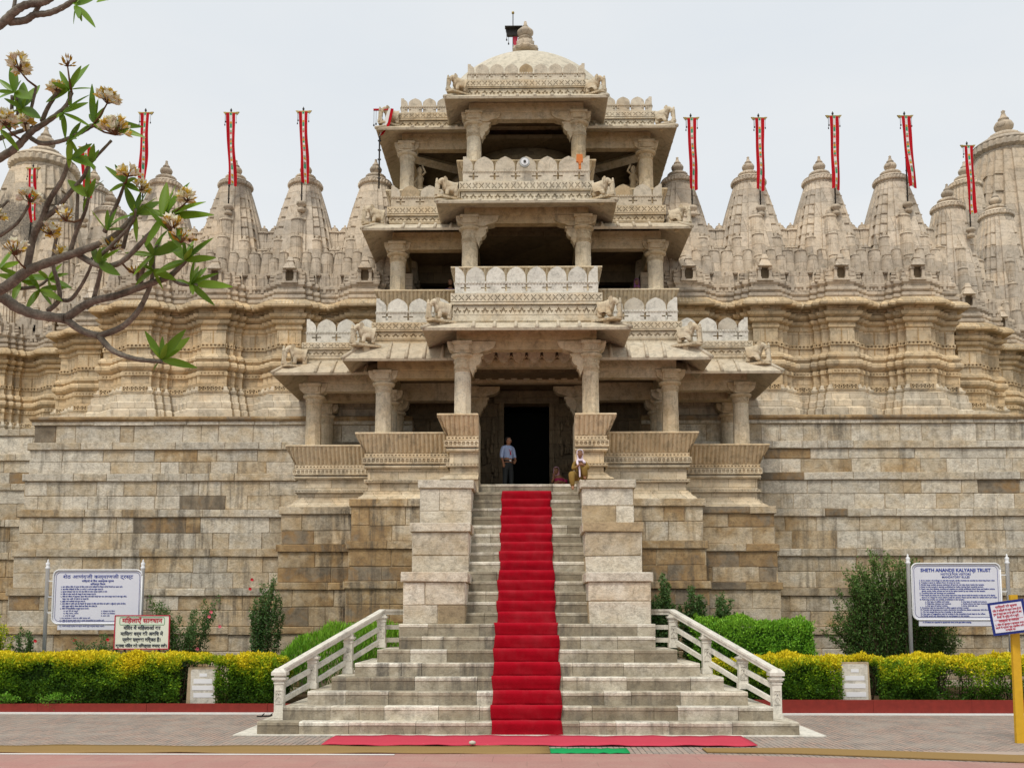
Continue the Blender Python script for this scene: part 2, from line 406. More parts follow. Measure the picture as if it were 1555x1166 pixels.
for x0,x1 in ((-6.15,-3.9),(-3.9,-1.2),(-1.2,1.4),(1.4,3.8),(3.8,6.2)):
    mb.box(x0+.004,x1-.004,YS-.12,YU+.5,0.006,.035,(rnd.uniform(0,.3),rnd.random(),.8))
mb.build('base_slab',M_WHI,stair)
# stepped pedestal blocks either side of the upper flight
ZB=[Zp(868,23.95),Zp(793,25.55),Zp(728,27.15)]
YB=[24.0,25.6,27.2]
for sg in (-1,1):
    for i in range(3):
        x0,x1=(-3.0,-1.49) if sg<0 else (1.49,3.0)
        x0+=.02*i; x1-=.02*i
        zb=ZL-.01 if i==0 else ZB[i-1]-.02
        o=mass('pedestal_block',x0,x1,YB[i],YB[i]+ (1.7 if i<2 else 2.2),ZB[i],zb,[ZB[i]],pal_const(.0,.30,.16),stair,lh=.24,course=.58,lp=.06,mat=M_PED)
# red carpet runner (two lengths)
def carpet_mat():
    m=NT('red carpet',.95,.05); p=m.pos(); t=m.tint()
    nz=m.noise(p,5,5,.6); fi=m.noise(p,160,2,.5)
    dn=m.ramp(m.noise(m.pos((1,1,.6)),1.7,6,.7),[(.45,0.0),(.75,.35)])
    c=m.mix(nz,(.29,.003,.010),(.46,.006,.020)); c=m.mix(m.math('MULTIPLY',fi,.5),c,(.20,.001,.007)); c=m.mix(dn,c,(.36,.05,.06)); m.bump(m.math('ADD',fi,m.math('MULTIPLY',nz,2)),.35,.006); m.col(c)
    m.b.inputs['Sheen Weight'].default_value=.05; m.b.inputs['Sheen Roughness'].default_value=.5
    return m.m
M_CPT=carpet_mat()
def runner(name,steps,x0,x1,label):
    """cloth laid over the steps: steps=[(y,z0,z1)] risers bottom to top, last goes flat"""
    mb=MB(); prof=[]
    for i,(y,z0,z1) in enumerate(steps):
        j=rnd.uniform(-.01,.012); sag=rnd.uniform(.02,.045)
        prof+=[(y+.0,z0+.004),(y-.012,z0+.02),(y-.016,z0+.07),(y-.022-sag*.3,(z0+z1)/2),(y-.035-sag*.8+j*.5,z1-.05),(y-.034-sag*.6,z1-.01),(y-.012,z1+.02),(y+.05,z1+.018)]
    y,z0,z1=steps[-1]; prof.append((y+.26,z1+.012))
    nx=14; vs=[];fs=[]
    for i in range(nx+1):
        u=i/nx; x=x0+(x1-x0)*u
        for j,(yy,zz) in enumerate(prof):
            w=.006*math.sin(u*9+j*1.7)+.005*math.sin(u*23+j)
            vs.append((x+.024*math.sin(j*.37+ (0 if u<.5 else 2))*(abs(u-.5)*2)**3,yy+w,zz+abs(w)*.4))
    m=len(prof)
    for i in range(nx):
        for j in range(m-1): fs.append((i*m+j,(i+1)*m+j,(i+1)*m+j+1,i*m+j+1))
    mb.add(vs,fs,True)
    o=mb.build(name,M_CPT); s=o.modifiers.new('thickness','SOLIDIFY'); s.thickness=.012; s.offset=1
    tag(o,label,'carpet','red carpets on the staircase'); return o
lo=[(YS+TL*k,RL*k,RL*(k+1)) for k in range(NL)]
runner('red_carpet',lo,-.76,.74,'wider red carpet runner covering the middle of the lower flight of steps')
up=[(YU+TU*k,ZL+RU*k,ZL+RU*(k+1)) for k in range(NU)]
runner('red_carpet',up[:5],-.74,.71,'red carpet strip on the steps between the lowest stair blocks')
runner('red_carpet',up[5:],-.72,.69,'narrow red carpet runner on the upper steps just below the doorway')

# ================================================================== RAILINGS
def railing(sg,label):
    s=sg
    P=[Vector((s*5.42,21.85,RL)),Vector((s*4.88,22.65,RL*3)),Vector((s*4.22,23.5,RL*4.6)),Vector((s*3.56,24.3,RL*6))]
    P[2].z=RL*4
    t=thing('stair_railing',(s*5.42,21.85,RL),label,'railing','white marble railings beside the stairs')
    H=[1.0,1.06,1.16,1.03]; zt=[p.z+h for p,h in zip(P,H)]
    # straight hand rail line
    z0=P[0].z+.98; z3=Zp(930,24.3,800+s*240)
    def ztop(q): return z0+(z3-z0)*(abs(q.x)-5.42)/(3.56-5.42)
    d=(P[3]-P[0]); d.z=0; d.normalize(); nrm=Vector((d.y,-d.x,0))
    for i,p in enumerate(P):
        top=ztop(p)-.06; h=top-p.z; mb=MB(); a=.10
        mb.box(p.x-.12,p.x+.12,p.y-.12,p.y+.12,p.z,p.z+.12); mb.box(p.x-a,p.x+a,p.y-a,p.y+a,p.z+.12,p.z+h*.8)
        zz=p.z+h*.8
        for e,q,r in ((.115,zz,.035),(.10,zz+.035,.03),(.13,zz+.065,.03),(.15,zz+.095,.04)): mb.box(p.x-e,p.x+e,p.y-e,p.y+e,q,q+r)
        mb.box(p.x-.11,p.x+.11,p.y-.11,p.y+.11,zz+.135,max(top+.02,zz+.15))
        if i==0:
            mb.box(p.x-.16,p.x+.16,p.y-.16,p.y+.16,top,top+.07); mb.box(p.x-.16,p.x+.16,p.y-.16,p.y+.16,top+.07,top+.15,top=(.07,.07))
        o=mb.build('railing_post',M_RAIL,t)
        # carved lotus panel on the front
        mb=MB(); zc=p.z+h*.5; pw=.075; ph=.15
        for (x0,x1,q0,q1) in ((-pw,pw,ph-.015,ph),(-pw,pw,-ph,-ph+.015),(-pw,-pw+.013,-ph+.015,ph-.015),(pw-.013,pw,-ph+.015,ph-.015)):
            mb.box(p.x+x0,p.x+x1,p.y-a-.018,p.y-a+.002,zc+q0,zc+q1)
        for k,(cx,cz,w,hh,rot) in enumerate(((0,.05,.02,.075,0),(-.032,0,.016,.085,.5),(.032,0,.016,.085,-.5),(0,-.09,.014,.05,0),(-.035,.09,.012,.04,.7),(.035,.09,.012,.04,-.7))):
            pts=[(0,-hh),(w,0),(0,hh),(-w,0)]; cr,sr=math.cos(rot),math.sin(rot)
            mb.prism([(cx+x*cr+z*sr,cz-x*sr+z*cr) for x,z in pts],(p.x,p.y-a-.016,zc),(1,0,0),(0,0,1),(0,-1,0),.02)
        mb.build('lotus_panel',M_RAIL,o)
    def bar(mb,A,B,hh,ww):
        A=Vector(A);B=Vector(B); d=(B-A).normalized(); side=Vector((-d.y,d.x,0)).normalized(); upv=Vector((0,0,1))
        vs=[]
        for q in (A,B):
            for (w,z) in ((-ww,-hh),(ww,-hh),(ww,hh),(-ww,hh)): vs.append(q+side*w+upv*z)
        mb.add(vs,[(0,1,2,3),(7,6,5,4),(0,4,5,1),(1,5,6,2),(2,6,7,3),(3,7,4,0)])
    mb=MB(); A=Vector((P[0].x,P[0].y,ztop(P[0]))); B=Vector((P[3].x-s*0.02,P[3].y,z3)); E=Vector((s*3.0,24.75,z3))
    bar(mb,A,B,.05,.085); bar(mb,A+Vector((0,0,.06)),B+Vector((0,0,.06)),.025,.11); bar(mb,B-Vector((s*.0,0,-.001)),E,.05,.083); bar(mb,B+Vector((0,0,.061)),E+Vector((0,0,.061)),.025,.107)
    mb.build('handrail',M_RAIL,t)
    for f in (.36,.68):
        for i in range(3):
            mb=MB(); a,b=P[i],P[i+1]; da=ztop(a)-a.z; db=ztop(b)-b.z
            za=ztop(a)-.98*f+(.03 if i==0 else 0); zb_=ztop(b)-.98*f
            bar(mb,(a.x,a.y,za),(b.x,b.y,zb_),.055,.04); mb.build('lower_rail',M_RAIL,t)
        mb=MB(); bar(mb,(P[3].x,P[3].y,z3-.98*f),(s*3.0,24.75,z3-.98*f),.055,.04); mb.build('lower_rail',M_RAIL,t)
    return t
railing(-1,'white marble stair railing on the left, rising from the sandals to the stair block')
railing(1,'white marble stair railing on the right, beside the rounded green hedge')

# ================================================================== TEMPLE TERRACE WALLS
ZT=Zp(633,34.1)                        # top of the terrace wall
LED=[ZT]+[Zp(y,34.1) for y in (671,719,774,834,893,951)]
pw=pal_wall(ZT,0)
wl=thing('terrace_wall',(-11,34.2,0),'tall left terrace wall of mixed grey and brown stone blocks behind the Hindi notice board','wall','ashlar terrace walls')
wr=thing('terrace_wall',(12,34.2,0),'tall right terrace wall of cream and brown stone blocks behind the English notice board','wall','ashlar terrace walls')
wf=thing('terrace_wall',(-20,37,0),'set back stretch of dark stained terrace wall at the far left edge','wall','ashlar terrace walls')
XL=Xp(53,34.1,640)
mass('stone_courses',XL,-4.0,34.1,36.9,ZT,-.2,LED,pw,wl,side=(1,0),out=.085)
mass('stone_courses',4.0,24,34.1,36.9,ZT,-.2,LED,pw,wr,side=(0,0),out=.085)
LED2=[Zp(y,37.0,20) for y in (652,690,735,790,840,900)]
mass('stone_courses',-30,-15,37.0,39,LED2[0],-.2,LED2,pal_wall(ZT,1.5),wf,side=(0,0),out=.07)
for t_,x0,x1 in ((wl,XL,-4.0),(wr,4.0,24)):      # moulded cornice on the terrace edge
    mb=MB(); pth=[(x0,36.5),(x0,34.1),(x1,34.1)] if x0<0 else [(x0,34.1),(x1,34.1)]
    mb.sweep(pth,[(0,ZT-.16),(.09,ZT-.14),(.13,ZT-.08),(.15,ZT-.075),(.15,ZT-.01),(.11,ZT+.03),(-.2,ZT+.035)],c=(.6,.4,.35))
    mb.build('cornice',M_ASH,t_)
pav=thing('entrance_pavilion',(0,31.5,0),'three storey carved marble entrance pavilion with white dome, columns and projecting eaves','pavilion')
# rough ashlar bases under the porch bays
ZB1=Zp(757,29.65); ZB2=Zp(769,31.2)
XB1=abs(Xp(533,29.6,790)); XB2=abs(Xp(427,31.2,790))
for sg in (-1,1):
    for xo,xi,yf,zt,ld in ((XB1,2.6,29.65,ZB1,[Zp(y,29.6) for y in (757,821,882,945)]),(XB2,4.9,31.2,ZB2,[Zp(y,31.2) for y in (769,826,884,951)])):
        x0,x1=(-xo,-xi) if sg<0 else (xi,xo)
        mass('stone_base',x0,x1,yf,34.0,zt,-.2,[zt]+ld[1:],pal_const(.25,.6,.35) if yf<30 else pal_const(.2,.5,.3),pav,side=(sg<0,sg>0),out=.06,lh=.24,course=.56,mat=(M_ASHD if (sg<0 and yf>30) else None))

# ================================================================== PAVILION HELPERS
def U(ix,iy,yb): return [(-ix,yb),(-ix,iy),(ix,iy),(ix,yb)]
X5=["#######","###.###","#.....#","###.###","#######"]
GRID=["#######","#.#.#.#","##...##","#.#.#.#"[:7],"#######"]
GRID=["######","#.##.#","#.#.##"[:6],"##.#.#"[:6],"#.##.#","######"]
GRID=["#######","#.###.#","##.#.##","###.###","##.#.##","#.###.#","#######"]
FRET=["#####","#...#","#.#.#","#...#","#####"]
TREF=["#########","####.####","###...###","#...#...#","##.###.##","#########"]
DENT=["##","#.","##"]
def along(path):
    for (a,b) in zip(path[:-1],path[1:]):
        a=Vector((*a,0));b=Vector((*b,0)); d=(b-a); L=d.length; d.normalize(); yield a,b,d,Vector((d.y,-d.x,0)),L
def band(mb,path,off,z0,z1,rows,cell,depth,c=None,sides=True):
    """voxel relief band along path pushed out by off"""
    for i,(a,b,d,n,L) in enumerate(along(path)):
        ea=off if i>0 else 0; eb=off if i<len(path)-2 else 0
        if abs(d.y)>.5:
            if i>0: ea-=depth+.003
            if i<len(path)-2: eb-=depth+.003
        Ln=L+ea+eb; rep=max(1,round(Ln/cell))
        mb.voxel(rows,(a-d*ea+n*off)+Vector((0,0,z0)),d,n,Ln,z1-z0,depth,rep,c)
def ring(mb,path,prof,c=None,ends=True): mb.sweep(path,prof,c=c,ends=ends)
def flutes(mb,path,rows,pitch,amp,c=None):
    """rows = [(offset,z)] top to bottom"""
    for i,(a,b,d,n,L) in enumerate(along(path)):
        N=max(1,round(L/pitch)); 
        for k in range(-3 if i>0 else 0,N+(3 if i<len(path)-2 else 0)):
            u0=L*k/N; u1=L*(k+1)/N; vs=[]
            for j,(o,z) in enumerate(rows):
                def cl(u): return max(-o*(i>0),min(L+o*(i<len(path)-2),u))
                um=cl((u0+u1)/2); w=.5 if j not in (0,len(rows)-1) else .35
                ua=cl(u0+ (u1-u0)*(.5-w)); ub=cl(u1-(u1-u0)*(.5-w))
                for u,e in ((ua,.002),(ua*.75+ub*.25,amp*.8),(um,amp),(ua*.25+ub*.75,amp*.8),(ub,.002)):
                    q=a+d*u+n*(o+e); vs.append((q.x,q.y,z))
            m=5; fs=[]
            for j in range(len(rows)-1):
                for q in range(m-1): fs.append((j*m+q,(j+1)*m+q,(j+1)*m+q+1,j*m+q+1))
            mb.add(vs,fs,True,c)
def kak(path,zt,zb,name='seat_back',cc=None):
    """slanting fluted seat back with its moulded base below"""
    c=cc or (rnd.uniform(.2,.6),.3,.5); h=zt-zb
    a=MB(); th=-.25
    rows=[(.33,zt-.07),(.28,zt-.17),(.19,zt-.34),(.12,zt-.48),(.07,zt-.60)]
    ring(a,path,[(th,zt-.62),(th,zt),(.37,zt),(.38,zt-.03),(.37,zt-.06)]+[(o,z) for o,z in rows]+[(.06,zt-.62)],c)
    a.c=c; flutes(a,path,rows,.135,.055)
    band(a,path,.12,zt-.73,zt-.62,DENT,.11,.05)
    ring(a,path,[(th,zt-.73),(th,zt-.62),(.06,zt-.62),(.06,zt-.73)])
    o=a.build(name,M_KAK,pav)
    b=MB(); b.c=(rnd.uniform(.1,.5),.4,.55)
    def r(pr): ring(b,path,[(th,pr[0][1])]+[(th,pr[-1][1])]+pr[::-1])
    if h>.95:
        band(b,path,.17,zt-.93,zt-.75,FRET,.13,.04); r([(.13,zt-.96),(.13,zt-.93),(.13,zt-.75),(.08,zt-.73)])
    if h>1.6:
        r([(.05,zt-1.08),(.12,zt-1.07),(.14,zt-1.03),(.12,zt-.99),(.07,zt-.96)])
        r([(.03,zt-1.42),(.03,zt-1.08)])
        band(b,path,.13,zt-1.50,zt-1.42,DENT,.1,.04); r([(.09,zt-1.53),(.09,zt-1.42)])
        k=max(.05,(h-1.53))
        r([(.02,zt-1.53-k*.45),(.02,zt-1.53)])
        r([(.30,zb),(.27,zb+k*.12),(.2,zb+k*.2),(.14,zb+k*.32),(.14,zb+k*.42),(.08,zb+k*.45),(.08,zb+k*.55)])
    if h>.95: b.build('moulded_base',M_PAVJ,pav)
    return o
def eave(path,zr,rise,off,name='eave'):
    if len(path)==3: pass
    mb=MB(); mb.c=(rnd.uniform(.1,.5),.5,.6)
    ring(mb,path,[(-.1,zr+rise-.12),(off*.5,zr+rise*.42-.02),(off-.03,zr-.02),(off,zr-.02),(off+.02,zr+.055),(off*.55,zr+rise*.46+.10),(-.1,zr+rise+.02)])
    # seams with rolled cover stones
    for i,(a,b,d,n,L) in enumerate(along(path)):
        L2=L; N=max(1,round(L2/.58))
        for k in range(N+1):
            if (k==0 and i==0) or (k==N and i==len(path)-2): continue
            u=L*k/N; e=off if ((k==0) or (k==N)) else 0
            dd=d*(-e if k==0 else (e if k==N else 0))
            p0=a+d*u+n*(off+.02)+dd+Vector((0,0,zr+.055)); p1=a+d*u+n*(.1)+dd*.1+Vector((0,0,zr+rise*.9+.02)); pm=a+d*u+n*(off*.55)+dd*.55+Vector((0,0,zr+rise*.46+.11))
            mb.tube([p0,pm,p1],[.062,.05,.03],8)
    o=mb.build(name,M_CHJ,pav); return o
def petal(w,h,half=0):
    pts=[]; 
    cur=[(0,0),(.5,0),(.5,.30),(.49,.45),(.44,.62),(.33,.78),(.18,.90),(.06,.965),(0,1.0)]
    R=[(x*w*.93,y*h) for x,y in cur[1:]]; Lf=[(-x,y) for x,y in R[::-1][1:]]
    if half==0: return R+Lf
    if half>0: return [(0,0)]+R          # right half only
    return [(0,h)]+[(-x,y) for x,y in R[::-1][1:]]+[(0,0)]
def parapet(path,z,pitch=.63,mat=None,sides=True):
    """z: dict of levels: s0 strip bottom, c0,c1 cross band, g0,g1 grid band, p0 panel bottom, b bead, t top"""
    s0,c0,c1,g0,g1,p0,b,t=z; mat=mat or M_WHI
    a=MB(); a.c=(rnd.uniform(.1,.5),.3,.6); th=-.30
    def r(m,pr): ring(m,path,[(th,pr[0][1]),(th,pr[-1][1])]+pr[::-1])
    r(a,[(.02,s0-.1),(.02,s0+.02),(.05,s0+.03),(.05,c0)])
    r(a,[(.0,c0),(.0,c1)]); band(a,path,.055,c0+.01,c1-.01,TREF,.27,.055)
    r(a,[(.09,c1),(.12,c1+.02),(.12,g0-.03),(.07,g0)])
    r(a,[(.06,g0),(.06,g1)]); band(a,path,.12,g0,g1,GRID,.21,.06)
    r(a,[(.12,g1),(.12,g1+.02),(.06,p0)])
    base=a.build('carved_band',M_PAV,pav)
    m=MB(); 
    for i,(A,B,d,n,L) in enumerate(along(path)):
        N=max(1,round(L/pitch)); w=L/N; hh=t-b
        base_=[(0,0),(L,0)]
        # pierced panel below the merlons: cross holes between petals
        ph=(b-p0); rep=N
        rows=["#"*11]*1+["#####.#####","#####.#####","###.....###","#####.#####","#####.#####"]+["#"*11]*2
        m.c=(rnd.uniform(.0,.45),rnd.random(),.6)
        sa=.108 if (abs(d.y)>.5 and i>0) else 0; sb=.108 if (abs(d.y)>.5 and i<len(path)-2) else 0
        m.voxel(rows,A+d*sa+Vector((0,0,p0)),d,n,L-sa-sb,ph,.10,N)
        q=A-n*.10+Vector((0,0,p0))
        if i>0 or True:
            pass
        m.voxel(["#.#"],A+d*sa*.6+n*.035+Vector((0,0,b-.02)),d,n,L-(sa+sb)*.6,.055,.05,max(3,round(L/.09)))
        for k in range(N+1):
            hf=0 if 0<k<N else (1 if k==0 else -1)
            m.prism(petal(w,hh,hf),A+d*(w*k+(.004 if hf>0 else (-.004 if hf<0 else 0)))+n*(.002 if abs(d.y)<.5 else -.003)+Vector((0,0,b+.0)),d,(0,0,1),n,.11,(rnd.choice([.05,.1,.2,.35,.75]) if rnd.random()<.5 else .15,rnd.random(),rnd.uniform(.35,.75)))
    m.build('merlon_parapet',mat,base)
    return base
def bracket_arm(mb,o,u,a,h,th,big=False):
    o=Vector(o);u=Vector(u); n=Vector((u.y,-u.x,0)) if abs(u.x)+abs(u.y)>0 else Vector((0,-1,0))
    poly=[(.0,0),(a,0),(a,-.07),(a-.03,-.10),(a*.98,-.13),(a*.92,-.2),(a*.8,-.26),(a*.62,-.30),(a*.5,-.36),(a*.42,-h),(0,-h)]
    poly=[(x,z) for x,z in poly][::-1]
    mb.prism(poly,o+n*(th/2),u,(0,0,1),n,th)
    mb.prism([(.16,-.2),(a*.75,-.2),(a*.88,-.08),(.16,-.08)],o+n*(th/2+.012),u,(0,0,1),n,th+.024)
    if big:
        z=-h
        poly=[(.12,z),(a*.62,z),(a*.62,z-.05),(a*.55,z-.10),(a*.57,z-.2),(a*.50,z-.32),(a*.40,z-.38),(a*.42,z-.46),(a*.36,z-.5),(a*.30,z-.66),(a*.24,z-.5),(a*.2,z-.45),(.12,z-.42)]
        mb.prism(poly[::-1],o+n*(th*.36),u,(0,0,1),n,th*.72)
def column(x,y,z0,zt,r=.235,big=0,plain_=False,mat=None,arm=.42):
    """big: +1/-1 long decorated bracket towards +x/-x"""
    mb=MB(); mb.c=(rnd.uniform(.05,.5),rnd.random(),rnd.uniform(.4,.8)); H=zt-z0; hb=.36
    mb.lathe([(r*1.28,z0),(r*1.28,z0+.05),(r*1.12,z0+.07)],x,y,4,False,rot=PI/4,sq=0)
    zc=zt-hb-.13; zb_=zc-(.42 if big else .19)
    zm=z0+(zb_-z0)*.55
    mb.lathe([(r*1.06,z0+.06),(r*1.05,zm)],x,y,8,False,rot=PI/8)
    mb.lathe([(r*1.0,zm-.01),(r*.985,zb_+.02)],x,y,16,False,rot=PI/16)
    o=mb.build('column',mat or M_PAV,pav)
    cb=MB(); cb.c=(rnd.uniform(.2,.6),rnd.random(),rnd.uniform(.4,.7))
    if not plain_:
        n=8*3; 
        cb.lathe([(r*1.0,zb_),(r*1.08,zb_+.015),(r*1.08,zb_+.035),(r*1.02,zb_+.04)],x,y,24)
        # carved collar: ring of raised roundels
        cb.lathe([(r*1.0,zb_+.03),(r*1.0,zc-.02)],x,y,24)
        rows=2 if big else 1; hh=(zc-.03-zb_-.05)/rows
        for q in range(rows):
            for k in range(10):
                a=2*PI*k/10+q*.3; zc_=zb_+.06+hh*(q+.5); rr=min(.05,hh*.4)
                c_=Vector((x+math.cos(a)*r*1.0,y+math.sin(a)*r*1.0,zc_)); nn=Vector((math.cos(a),math.sin(a),0)); uu=Vector((-math.sin(a),math.cos(a),0))
                pts=[(math.cos(t*PI/3)*rr,math.sin(t*PI/3)*rr) for t in range(6)]
                cb.prism(pts,c_+nn*.022,uu,(0,0,1),nn,.04)
        cb.lathe([(r*1.0,zc-.05),(r*1.07,zc-.04),(r*1.07,zc-.015),(r*1.02,zc)],x,y,24)
    cb.lathe([(r*1.05,zc-.01),(r*1.35,zc+.05),(r*1.42,zc+.075),(r*1.42,zc+.105),(r*1.2,zc+.13)],x,y,24)
    b=r*1.0
    cb.box(x-b,x+b,y-b-.05,y+b,zc+.13,zt,top=(-.01,0))
    cb.box(x-b*.8,x+b*.8,y-b-.10,y-b-.05,zc+.19,zt-.05); cb.box(x-b*1.15,x+b*1.15,y-b-.13,y+b,zt-.11,zt-.02)
    for sx in (-1,1):
        L=(.98 if big==sx else arm)
        bracket_arm(cb,(x,y,zt-.003),(sx,0,0),L,hb,b*1.7,big==sx)
    bracket_arm(cb,(x,y,zt-.003),(0,1,0),arm,hb,b*1.6)
    cb.build('capital',mat or M_PAV,o)
    return o
def beam(path,z0,z1,half=.17,carve=True,mat=None):
    mb=MB(); mb.c=(rnd.uniform(.3,.7),.3,.45)
    ring(mb,path,[(-half,z0),(-half,z1),(half,z1),(half,z0+ (z1-z0)*.45),(half-.03,z0+(z1-z0)*.42),(half-.03,z0),(-half,z0)])
    if carve: band(mb,path,half+.012,z0+(z1-z0)*.52,z1-.04,["###","#.#","##.","###"],.16,.03)
    return mb.build('beam',mat or M_PAV,pav)
# ================================================================== PAVILION ASSEMBLY
CX=[1.9,4.48,7.0]
# level: (bay, colX, colY, y_back, kak_top_px, kak_bottom z, rim_px, parapet px list at Y)
def bay(level,k,cx,Y,yb,zk,zkb,zr,pz,kpath,big=True,pitch=.63,rise=.40,off=.85,back_y=None,pol=None):
    pm=M_WHI if level==1 and k>0 else M_TAN
    """zk: seat-back top, zr: eave rim height; pz: parapet levels"""
    zt=zr+.02-.34
    ix=cx+.25; iy=Y-.30
    if kpath:
        for p in kpath: kak(p,zk,zkb)
    for sg in (-1,1):
        column(sg*cx,Y,zk-.02,zr-.08,big=(-sg if big else 0),r=(.25 if level==1 else .268),arm=.46)
    def paths(X,yy):
        if k==0: return [U(X,yy,yb)]
        xi=CX[k-1]+.12
        return [[(-X,yb),(-X,yy),(-xi,yy)],[(xi,yy),(X,yy),(X,yb)]]
    for pth in paths(cx,Y): beam(pth,zt,zr+.30)
    for pth in paths(ix,iy): eave(pth,zr,rise,off)
    for pth in paths(ix-.02,iy+.02): parapet(pth,pz,pitch,mat=(M_WHI if level==1 else M_TAN))
def zs(Y,pxs): return [Zp(p,Y) for p in pxs]
# --- level one
zr10=Zp(500,27.75); zr11=Zp(546,29.25); zr12=Zp(567,30.75)
P10=zs(28.6,(489,479,464,459,447.5,446,429,404)); P11=zs(30.1,(517,514,504,500.5,491,489.5,473,452)); P12=zs(31.6,(545,540,531,528,521,520.5,503.5,483))
zk0,zk1,zk2=Zp(628,28.2),Zp(657,29.8),Zp(675,31.2)
zkb0=Zp(727,28.3)
bay(1,0,CX[0],28.9,33.5,zk0,ZPLAT+.1,zr10,P10,[[(-2.22,30.2),(-2.22,28.5),(-1.40,28.5)],[(1.40,28.5),(2.22,28.5),(2.22,30.2)]],rise=P10[0]-zr10-.02)
bay(1,1,CX[1],30.4,33.9,zk1,ZB1,zr11,P11,[[(-4.85,31.6),(-4.85,30.0),(-1.9,30.0)],[(1.9,30.0),(4.85,30.0),(4.85,31.6)]],big=False,rise=P11[0]-zr11-.02)
bay(1,2,CX[2],31.9,34.6,zk2,ZB2,zr12,P12,[[(-7.35,34.1),(-7.35,31.5),(-4.4,31.5)],[(4.4,31.5),(7.35,31.5),(7.35,34.1)]],big=False,rise=P12[0]-zr12-.02)
# pedestal mass below the inner pillars, beside the stair head
for sg in (-1,1):
    mb=MB(); mb.c=(.2,.4,.6); x0,x1=(-2.45,-1.38) if sg<0 else (1.38,2.45)
    mb.box(x0+.1,x1-.02,28.32,30.0,ZPLAT-.6,ZPLAT+.18); mb.box(min(sg*1.42,sg*2.2),max(sg*1.42,sg*2.2),28.7,30.0,ZPLAT+.1,zk0-.05)
    mb.box(min(sg*2.0,sg*4.8),max(sg*2.0,sg*4.8),30.2,31.5,ZB1-.3,zk1-.1); mb.box(min(sg*4.5,sg*7.3),max(sg*4.5,sg*7.3),31.7,34.0,ZB2-.3,zk2-.1)
    mb.build('seat_block',M_PAV,pav)
# floor, rear columns, rear wall and doorway of level one
mb=MB(); mb.box(-2.1,2.1,28.66,36.5,ZPLAT-.25,ZPLAT-.004); mb.box(-4.6,4.6,30.3,36.5,ZPLAT-.24,ZPLAT-.008); mb.box(-7.3,7.3,31.6,36.5,ZB2-.2,ZPLAT-.006); mb.build('porch_floor',M_INT,pav)
for cx,Y,b in ((1.9,33.5,1),(4.48,33.5,0),(7.0,34.0,0),(4.48,31.9,0)):
    for sg in (-1,1): column(sg*cx,Y,ZPLAT,(zr10 if cx<2 else zr11)-.36,big=-sg*b,r=.23)
YW=34.75; ZD=Zp(612,34.2)
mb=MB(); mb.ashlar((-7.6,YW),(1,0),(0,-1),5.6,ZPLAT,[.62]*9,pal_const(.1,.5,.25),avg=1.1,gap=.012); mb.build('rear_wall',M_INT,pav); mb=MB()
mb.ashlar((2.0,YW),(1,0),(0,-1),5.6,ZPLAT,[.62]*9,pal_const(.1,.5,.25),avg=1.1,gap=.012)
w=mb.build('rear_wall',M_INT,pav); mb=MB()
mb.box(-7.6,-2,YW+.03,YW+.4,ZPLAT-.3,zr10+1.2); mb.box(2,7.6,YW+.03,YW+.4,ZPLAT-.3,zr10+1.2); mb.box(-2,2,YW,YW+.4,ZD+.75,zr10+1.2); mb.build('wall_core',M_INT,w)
# carved doorway
df=MB(); df.c=(.5,.5,.5)
dx=.80
for sg in (-1,1):
    for i,(a,b,y) in enumerate(((dx,dx+.16,34.2),(dx+.16,dx+.34,34.32),(dx+.34,dx+.85,34.4),(dx+.85,2.05,34.5))):
        df.box(min(sg*a,sg*b),max(sg*a,sg*b),y,YW+.1,ZPLAT,ZD+.2*(i+1))
    for j in range(26):       # carved figures on the jambs
        x=sg*rnd.uniform(dx+.2,1.95); z=ZPLAT+.75+rnd.random()*2.2
        df.lathe([(.02,0),(.07,.05),(.05,.14),(.075,.2),(.03,.26),(.045,.31),(.0,.36)],x,34.33,7,True,c=(.3,.3,.6)) ; 
        n_=7*7
        for q in range(len(df.v)-n_,len(df.v)): df.v[q]=(df.v[q][0],df.v[q][1],df.v[q][2]+z)
    df.box(min(sg*(dx+.1),sg*2.05),max(sg*(dx+.1),sg*2.05),34.1,34.5,ZPLAT,ZPLAT+.62); df.box(min(sg*(dx+.05),sg*2.08),max(sg*(dx+.05),sg*2.08),34.02,34.5,ZPLAT+.62,ZPLAT+.72)
df.box(-dx-.34,dx+.34,34.22,YW+.1,ZD,ZD+.2); df.box(-dx-.5,dx+.5,34.15,YW+.1,ZD+.2,ZD+.42); df.box(-2.05,2.05,34.3,YW+.1,ZD+.42,ZD+.9)
df.prism([(math.cos(a*PI/4)*.13,math.sin(a*PI/4)*.13) for a in range(8)],(0,34.13,ZD+.3),(1,0,0),(0,0,1),(0,-1,0),.1)
door=df.build('doorway',M_INT,pav)
mb=MB(); mb.box(-dx,dx,36.2,36.3,ZPLAT,ZD+.1); mb.box(-dx-.05,-dx,34.8,36.3,ZPLAT,ZD+.1); mb.box(dx,dx+.05,34.8,36.3,ZPLAT,ZD+.1); mb.box(-dx,dx,34.8,36.3,ZD+.05,ZD+.1); mb.build('dark_passage',M_DARK,door)
